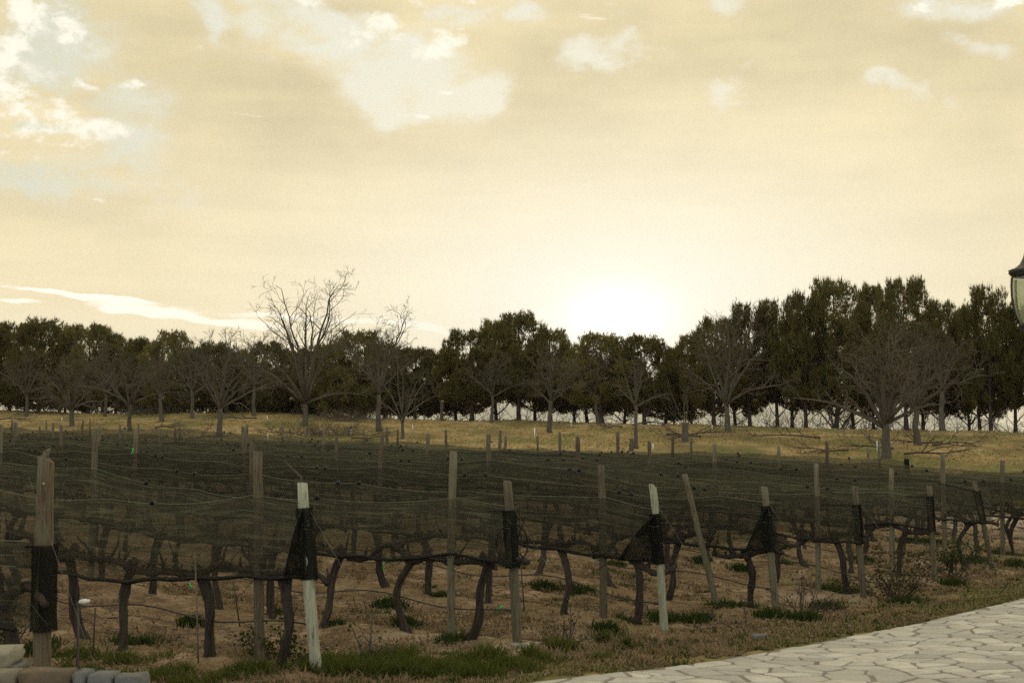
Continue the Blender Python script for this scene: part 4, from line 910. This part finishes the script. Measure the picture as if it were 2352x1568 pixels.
# second rank
BK = [(60, 775), (240, 785), (350, 800), (560, 815), (650, 812), (780, 800), (920, 812), (1050, 790), (1230, 770), (1350, 800), (1530, 830), (1690, 760), (1820, 715), (1960, 690), (2120, 700), (2250, 740)]
for q, (u, vt) in enumerate(BK):
    plant_pine(u, vt + 34, 115, 5 + q % 3, q * 3 + 1, f"dim second-rank pine, {ordn(q)} in the hidden rank counted from the low end")

# undergrowth between the trunks, brush piles, fallen branches
def stems(rng, n, place, h, r, wob=.16, npts=6, up=.15, twigs=4):
    P = np.zeros((n, npts, 3)); P[:, 0] = place; d = np.stack([rng.normal(0, .55, n), rng.normal(0, .3, n), np.abs(rng.normal(.6, .35, n)) + .1], -1); d /= np.linalg.norm(d, axis=1, keepdims=True); ln = h * rng.uniform(.5, 1.25, n)
    for q in range(1, npts):
        d = d + rng.normal(0, wob, (n, 3)); d[:, 2] += up * .3; d /= np.linalg.norm(d, axis=1, keepdims=True); P[:, q] = P[:, q - 1] + d * (ln / (npts - 1))[:, None]
    R = r * rng.uniform(.6, 1.4, n)[:, None] * (1 - .75 * np.linspace(0, 1, npts)); return P, R
rng = np.random.default_rng(77); b = MB(); n = 620
u = rng.uniform(-60, 2420, n); y = np.interp(u, CREST[:, 0], CREST[:, 1]) + rng.uniform(-1, 6, n); x = (u - W2 / 2) / FPX * y
P, R = stems(rng, n, np.stack([x, y, ground(x, y) - .05], -1), 1.9, .018); b.tubes(P, R, 3, False)
P2, R2 = branch_level(rng, P, R, 5, 42, .45, .05, 4, .6, .18, .2, 1.0); b.tubes(P2, np.maximum(R2, .006), 3, False)
tag(link('undergrowth', b.mesh('undergrowth'), M['branch']), kind='stuff')
rng = np.random.default_rng(78)
for nm, u, v, n, lx, lb in [('brush_pile', 780, 968, 150, 3.2, 'grey heap of pruned twigs beside the tallest leafless tree'), ('brush_pile', 745, 1003, 150, 3.0, 'lower tangle of twigs at the net edge before the straight-stemmed tree'), ('brush_pile', 330, 955, 70, 2.4, 'flat twig heap under the long-limbed leafless tree')]:
    p = pos(u, v); b = MB(); pl = np.stack([rng.normal(0, lx * .45, n), rng.normal(0, .5, n), rng.uniform(.0, .25, n)], -1); P, R = stems(rng, n, pl, 1.5, .014, .14, 5, -.15); P[:, :, 2] = np.abs(P[:, :, 2]) * .55; b.tubes(P, R, 3, False)
    P2, R2 = branch_level(rng, P, R, 4, 40, .45, 0, 3, .6, .15); b.tubes(P2, np.maximum(R2, .005), 3, False); o = link(nm, b.mesh(nm), M['twig']); o.location = p; tag(o, lb, 'brush', kind='stuff')
FB = [(1500, 978, 2.6, 0.1, 'dark fallen bough on the crest before the forked leafless tree'), (1400, 985, 1.6, 2.8, 'small fallen branch in golden grass beside the lone flared tree'), (1610, 1002, 3.6, 0.05, 'long fallen branch lying across the stump'), (1800, 1008, 3.6, 3.1, 'long fallen branch on the slope under the dark pines'), (1560, 1008, 2.2, 3.0, 'forked fallen branch left of the stump'),
      (2090, 1020, 3.0, 3.05, 'fallen branch heap touching the largest leafless tree'), (2200, 1026, 2.6, .2, 'curling fallen branch beneath the saw-cut tree'), (2150, 1050, 2.8, .08, 'fallen branch with raised tip near the farthest end post'), (1885, 1042, 2.4, 2.9, 'fallen branch just above the farthest net'), (1990, 1035, 2.4, 3.0, 'twiggy fallen branch at the foot of the largest leafless tree'),
      (40, 967, 2.8, .05, 'dark fallen log near the frame side on the green slope'), (540, 966, 2.8, 3.1, 'fallen bough on the crest behind the sawn fork'), (480, 1008, 2.2, .1, 'dark fallen branch at the base of the sawn fork'), (640, 1000, 1.8, 2.9, 'thin fallen branch before the tallest leafless tree'), (850, 1012, 2.0, .1, 'fallen branch at the net edge by the curved sapling'), (1085, 963, 3.2, .02, 'fallen pole-like bough along the middle crest'), (385, 985, 1.5, .1, 'short fallen branch by the pale forked tree')]
for q, (u, v, L, rz, lb) in enumerate(FB):
    rng = np.random.default_rng(900 + q); p = pos(u, v); n = 7; f = np.linspace(0, 1, n); P = np.stack([f * L, .25 * np.sin(f * 3 + q) * f, .06 + .10 * np.abs(np.sin(f * 4 + q)) + .12 * f], -1)[None]; R = (.05 * (1 - .8 * f))[None]
    b = MB(); b.tubes(P, R, 6); P1, R1 = branch_level(rng, P, R, 7, 35, .45, .10, 5, .7, .16, .2); P1[:, :, 2] = np.abs(P1[:, :, 2]); b.tubes(P1, R1, 4, False); P2, R2 = branch_level(rng, P1, R1, 5, 38, .5, .06, 4, .65, .16); P2[:, :, 2] = np.abs(P2[:, :, 2]); b.tubes(P2, np.maximum(R2, .006), 3, False)
    P3, R3 = branch_level(rng, P2, R2, 3, 38, .5, .0, 3, .65, .16); P3[:, :, 2] = np.abs(P3[:, :, 2]); b.tubes(P3, np.maximum(R3, .005), 3, False)
    o = link('fallen_branch', b.mesh('fallen_branch'), M['branch']); o.rotation_euler = (0, 0, rz); o.location = p - [math.cos(rz) * L / 2, math.sin(rz) * L / 2, 0]
    o.location.z = float(ground(o.location.x, o.location.y)) * .5 + p[2] * .5; tag(o, lb, 'branch', 'fallen branches on the slope')
# stumps
for u, v, vt, r, lb, sh in [(1015, 966, 921, .13, 'tall brown cut trunk with pale sawn top on the crest', 0), (1573, 1014, 970, .17, 'thick grey stump with a few fresh shoots on the golden slope', 1), (1449, 1036, 1008, .12, 'low pale stump at the foot of the leaning thin tree', 0)]:
    p = pos(u, v); h = (v - vt) * p[1] / FPX; t = thing('tree_stump', lb, 'stump', p); link('trunk', post_mesh(h, r, (.02, 0), int(u), .03, 10, .85), M['wood_brown' if u == 1015 else 'tree_bark'], t)
    b = MB(); b.lathe([(0.0, .006), (r * .8, .004), (r * .8, -.01)], 10); o = link('sawn_top', b.mesh('sawn_top'), M['cut'], t); o.location = (.02, 0, h + .004); o.rotation_euler = (.3 if u == 1015 else 0, 0, 0)
    if sh:
        rng = np.random.default_rng(4); P, R = stems(rng, 7, np.array([[.02, 0, h - .1]] * 7), 2.2, .018, .1, 6, .6); b = MB(); b.tubes(P, R, 4, False); P2, R2 = branch_level(rng, P, R, 4, 35, .4, .2, 4, .6, .14); b.tubes(P2, R2, 3, False); link('crown', b.mesh('crown'), M['twig'], t)
# white marker stakes
MK = [(142, 968, 10), (614, 963, 8), (806, 1000, 16), (948, 985, 9), (1228, 1006, 24), (1312, 980, 20), (1127, 1030, 14), (1500, 1032, 12), (1636, 992, 16), (1737, 975, 12), (2015, 1035, 22), (2137, 995, 24), (2195, 1000, 14), (615, 1012, 14)]
MKL = ['white marker stake on the far green slope by the pole pair', 'white marker stake behind the tallest leafless tree', 'dark-capped white marker beside the low twig tangle', 'white marker stake near the cut trunk', 'tallest white marker stake, beside the green patch', 'white marker stake right of the forked leafless tree', 'dark-capped white marker at the net edge', 'white marker behind a pair of line posts near the leaning tree', 'white marker stake right of the thick stump', 'white marker stake high on the slope by the wide tree', 'white marker between the largest tree and the farthest end post', 'white marker stake standing under the saw-cut tree', 'small white marker near the curling branch', 'white marker at the foot of the paired poles']
for q, (u, v, hp) in enumerate(MK):
    p = pos(u, v); h = hp * p[1] / FPX; t = thing('marker_stake', MKL[q], 'stake', p, 0, 'white marker stakes on the slope'); b = MB(); b.tubes(np.array([[0, 0, -.05], [0, 0, h]]), [.03, .03], 6); link('pipe', b.mesh('pipe'), M['white'], t)
    if 'capped' in MKL[q]: b = MB(); b.tubes(np.array([[0, 0, h + .002], [0, 0, h + .09]]), [.05, .05], 6); link('cap', b.mesh('cap'), M['clip'], t)

# ------------------------------------------------------------------ rose bushes and weeds near the rows
def bush(u, v, h, w, nst, nl, mt, label, seed, name='rose_bush', cat='bush'):
    rng = np.random.default_rng(seed); p = pos(u, v); t = thing(name, label, cat, p); b = MB()
    P, R = stems(rng, nst, np.c_[rng.normal(0, w * .12, (nst, 2)), np.zeros(nst)], h, .009, .14, 6, .12); P[:, :, 0] *= 1.0; b.tubes(P, R, 4, False); P2, R2 = branch_level(rng, P, R, 5, 45, .42, .05, 4, .7, .18, .3); b.tubes(P2, R2, 3, False); link('stem', b.mesh('stem'), M['branch'], t)
    if nl:
        src = np.concatenate([P2.reshape(-1, 3), P[:, 3:].reshape(-1, 3)]); c = src[rng.integers(0, len(src), nl)] + rng.normal(0, .03, (nl, 3)); a = rng.normal(size=(nl, 3)); a /= np.linalg.norm(a, axis=1, keepdims=True); s_ = np.cross(a, rng.normal(size=(nl, 3))); s_ /= np.linalg.norm(s_, axis=1, keepdims=True); l = rng.uniform(.03, .06, (nl, 1))
        V = np.stack([c, c + a * l * .5 + s_ * l * .32, c + a * l, c + a * l * .5 - s_ * l * .32], 1).reshape(-1, 3); link('foliage', mesh('foliage', V, np.arange(len(V)).reshape(-1, 4)), M[mt], t)
bush(2062, 1386, .85, .6, 26, 900, 'rose', 'dry brown rose bush with withered heads before the seventh end post', 1)
bush(2190, 1330, .85, .8, 26, 1100, 'weed', 'dark leafy rose bush beside the strongly leaning end post', 2)
bush(1845, 1415, .65, .6, 16, 120, 'rose', 'small nearly leafless rose bush between the fifth and sixth end posts', 3)
bush(1713, 1455, .42, .08, 3, 6, 'rose', 'pruned black stub of a rose before the fifth end post', 4)
bush(648, 1528, .40, .5, 18, 420, 'weed', 'low leafy weed between the first line post and the pale post', 5, 'weed_plant', 'plant')
bush(830, 1530, .45, .3, 6, 40, 'weed', 'thin upright weed stem beside the pale end post', 6, 'weed_plant', 'plant')
bush(25, 1492, .5, .4, 14, 300, 'weed', 'dark shrub behind the squared block at the corner', 7, 'weed_plant', 'plant')
bush(1300, 1485, .4, .3, 7, 50, 'rose', 'dry weed stalks on the pale bare soil', 8, 'weed_plant', 'plant')

# ------------------------------------------------------------------ ground cover (uncountable)
def blades(name, X, Y, h, w, mt, seed, lean=.5, fine=True, dz=-.01):
    rng = np.random.default_rng(seed); n = len(X); Z = ground(X, Y) + dz; h = np.broadcast_to(h, n) * rng.uniform(.5, 1.4, n); a = rng.uniform(0, 6.28, n); s_ = np.stack([np.cos(a), np.sin(a), 0 * a], -1) * (np.broadcast_to(w, n) * rng.uniform(.6, 1.4, n))[:, None]
    B = np.stack([X, Y, Z], -1); d = np.stack([rng.normal(0, lean, n), rng.normal(0, lean, n), np.ones(n)], -1); d /= np.linalg.norm(d, axis=1, keepdims=True); mid = B + d * (h * .55)[:, None]; tip = B + d * h[:, None] + np.stack([rng.normal(0, .3, n), rng.normal(0, .3, n), -.15 * np.ones(n)], -1) * h[:, None] * .6
    V = np.stack([B - s_, B + s_, mid + s_ * .8, mid - s_ * .8, tip], 1).reshape(-1, 3); k = np.arange(n)[:, None] * 5
    tag(link(name, mesh(name, V, k + np.array([[0, 1, 2, 3]]), k + np.array([[3, 2, 4]])), M[mt]), kind='stuff')
def clusters(rng, C_, n, sp):
    C_ = np.array(C_); k = rng.integers(0, len(C_), n); return C_[k, 0] + rng.normal(0, 1, n) * sp * C_[k, 2], C_[k, 1] + rng.normal(0, 1, n) * sp * C_[k, 2]
def offpath(X, Y): return path_sw(X, Y)[1] < -.02
rng = np.random.default_rng(31)
cl = []
for u, v, s_ in [(200, 1522, 1.2), (255, 1528, 1.2), (320, 1530, 1.3), (380, 1552, 1.6), (440, 1560, 1.6), (660, 1545, 1.0), (780, 1545, 1.6), (850, 1530, 1.6), (930, 1545, 1.7), (1000, 1550, 1.7), (1080, 1535, 1.4), (1150, 1535, 1.2), (1180, 1522, 1.0), (870, 1515, 1.0), (1060, 1560, 1.6), (1260, 1512, .8), (300, 1565, 1.8), (530, 1565, 1.4), (1500, 1490, .5), (1330, 1500, .8), (720, 1560, 1.4)]:
    p = pos(u, v); cl.append((p[0], p[1], s_))
cl = [(x + rng.normal(0, .22), y + rng.normal(0, .3), c * rng.uniform(.25, .7)) for x, y, c in cl for _ in range(7)]
X, Y = clusters(rng, cl, 19000, .16); k = offpath(X, Y) & (Y > 8.9) & (fbm(X * 2.2, Y * 2.2, 61) > .46); X, Y = X[k], Y[k]; blades('grass', X, Y, .06 + .20 * fbm(X * 1.7, Y * 1.7, 62) ** 1.3, .007, 'grass', 1, .5)
# weeds at the vine feet and by the end posts
cl = []
for u, v, s_ in [(895, 1390, 1.0), (1330, 1362, 1.0), (1250, 1352, .6), (1010, 1380, .5), (1180, 1300, .6), (930, 1440, .5), (640, 1420, .5), (1045, 1480, .8), (1450, 1440, .7), (1530, 1425, 1.0), (1700, 1400, 1.3), (1655, 1400, 1.0), (1600, 1425, .9), (1790, 1262, .9), (1800, 1300, .8), (1910, 1360, 1.2), (1960, 1370, .9), (1770, 1420, .8), (1900, 1400, .8), (2240, 1290, 1.2), (2300, 1275, 1.3), (2345, 1300, 1.0), (2090, 1245, 1.0), (2140, 1250, .8), (1980, 1290, 1.0), (1700, 1310, .6), (1420, 1305, .6), (1610, 1290, .6), (300, 1490, 1.0), (90, 1500, 1.0), (440, 1440, .5), (770, 1450, .4), (520, 1320, .5), (2190, 1345, .8), (2080, 1390, 1.0), (1850, 1425, .8), (1395, 1455, .6)]:
    p = pos(u, v); cl.append((p[0], p[1], s_))
X, Y = clusters(rng, cl, 15000, .14); k = offpath(X, Y); blades('weeds', X[k], Y[k], .15, .009, 'weed', 2, .5)
# dry grass and straw over the soil between the rows
n = 95000; X = rng.uniform(-.42, .42, n); Y = 9 * (42 / 9) ** rng.random(n); X = X * Y; ri, L = row_coord(X, Y)
k = offpath(X, Y) & (rng.random(n) < .15 + .85 * (fbm(X * .7, Y * .7, 31) > .5)); X, Y = X[k], Y[k]; blades('dry_grass', X, Y, .05 + .0018 * Y, .0035 + .00022 * Y, 'dry', 3, .9)
nt = 8000; X = rng.uniform(-.42, .42, nt); Y = 9.6 * (40 / 9.6) ** rng.random(nt); X = X * Y; ri, L = row_coord(X, Y)
k = (fbm(X * .5, Y * .5, 71) + .25 * np.exp(-((ri - np.round(ri)) / .2) ** 2) + .12 * np.clip(X / 8, -1, 1) > .52) & offpath(X, Y); tc_ = np.c_[X[k], Y[k], rng.uniform(.4, 1.3, k.sum())]
X, Y = clusters(rng, tc_, len(tc_) * 17, .055); k = offpath(X, Y); blades('dry_tufts', X[k], Y[k], .055 + .09 * fbm(X[k] * 3, Y[k] * 3, 72), .0035 + .0003 * Y[k], 'dry', 13, .7)
gt = tc_[(rng.random(len(tc_)) < .25 + .45 * np.clip(tc_[:, 0] / 5, -.4, 1))]; gt[:, 0] += .1
X, Y = clusters(rng, gt, len(gt) * 16, .06); k = offpath(X, Y); blades('green_tufts', X[k], Y[k], .04 + .08 * fbm(X[k] * 3, Y[k] * 3, 73), .004 + .0003 * Y[k], 'weed', 14, .6)
# turf strip between rows and path
n = 34000; s_ = rng.uniform(-2.5, 15, n); w = -np.abs(rng.exponential(.9, n)) - .02; X = EDGE_A[0] + s_ * ED[0] + w * EN[0]; Y = EDGE_A[1] + s_ * ED[1] + w * EN[1]
k = (fbm(X * 1.3, Y * 1.3, 41) > .42) & (Y > 9); kd = rng.random(n) < .45; blades('turf', X[k & kd], Y[k & kd], .06, .006, 'dry', 4, .8); blades('green_turf', X[k & ~kd], Y[k & ~kd], .06, .006, 'grass', 5, .7)
# prunings: dry cane pieces and dead leaves lying between the rows
rng = np.random.default_rng(88); n = 1500; X = rng.uniform(-.42, .40, n); Y = 9.6 * (34 / 9.6) ** rng.random(n); X = X * Y; k = offpath(X, Y); X, Y = X[k], Y[k]; n = len(X); a = rng.uniform(0, 6.28, n); l = rng.uniform(.08, .4, n); b = MB()
P = np.stack([np.stack([X + np.cos(a) * l * t_ + rng.normal(0, .012, n), Y + np.sin(a) * l * t_ + rng.normal(0, .012, n), ground(X + np.cos(a) * l * t_, Y + np.sin(a) * l * t_) + rng.uniform(.004, .03, n)], -1) for t_ in (-.5, 0, .5)], 1)
b.tubes(P, np.repeat(rng.uniform(.003, .008, (n, 1)), 3, 1), 3, False); tag(link('cane_litter', b.mesh('cane_litter'), M['branch']), kind='stuff')
n = 16000; X = rng.uniform(-.42, .40, n); Y = 9.6 * (34 / 9.6) ** rng.random(n); X = X * Y; k = offpath(X, Y) & (fbm(X * .9, Y * .9, 91) > .47); X, Y = X[k], Y[k]; blades('leaf_litter', X, Y, .035 + .001 * Y, .008 + .0004 * Y, 'rose', 15, 2.2)
# clods and stones on the soil
n = 12000; X = rng.uniform(-.42, .40, n); Y = 9.5 * (36 / 9.5) ** rng.random(n); X = X * Y; k = offpath(X, Y); X, Y = X[k], Y[k]; n = len(X); r = rng.uniform(.006, .034, n) * (1 + Y / 60)
B = np.array([[1, 0, 0], [0, 1, 0], [-1, 0, 0], [0, -1, 0], [0, 0, 1.0], [0, 0, -.5]]); V = np.stack([X, Y, ground(X, Y)], -1)[:, None] + (B[None] * rng.uniform(.6, 1.4, (n, 6, 3))) * r[:, None, None] * [1.2, 1.2, .7]
T = np.array([[0, 1, 4], [1, 2, 4], [2, 3, 4], [3, 0, 4], [1, 0, 5], [2, 1, 5], [3, 2, 5], [0, 3, 5]]); m_ = simple('soil_clod', (.17, .118, .078), .95, .4, 6)
tag(link('soil_clods', mesh('soil_clods', V.reshape(-1, 3), tris=(np.arange(n)[:, None, None] * 6 + T[None]).reshape(-1, 3)), m_), kind='stuff')
# short tan grass of the slope
n = 70000; Y = rng.uniform(50, 118, n); X = rng.uniform(-.40, .40, n) * Y; ri, L = row_coord(X, Y); k = ((ri > 12.3) | ((ri > 11.6) & (L < 7))) & (Y < np.interp(W2 / 2 + FPX * X / Y, CREST[:, 0], CREST[:, 1]) + 3) & (fbm(X * .5, Y * .3, 51) > .40)
X, Y = X[k], Y[k]; g = rng.random(len(X)) < .82; blades('slope_grass', X[g], Y[g], .13, .022, 'tan', 6, .7); blades('green_slope_grass', X[~g], Y[~g], .12, .022, 'grass', 7, .7)
# pale stones in the turf
for q, (u, v, s_, lb) in enumerate([(1195, 1492, .11, 'pale field stone at the foot of the third end post'), (1745, 1467, .10, 'grey field stone at the edge of the paving'), (2046, 1337, .045, 'small white stone in the turf left of the dry rose bush'), (2192, 1337, .04, 'small white stone before the dark rose bush')]):
    p = pos(u, v); o = link('field_stone', rough_block((-s_, -s_ * .8, -s_ * .3), (s_, s_ * .8, s_ * .5), 200 + q, s_ * .08), M['wall_pale' if q != 1 else 'wall_grey']); o.location = p; tag(o, lb, 'stone')
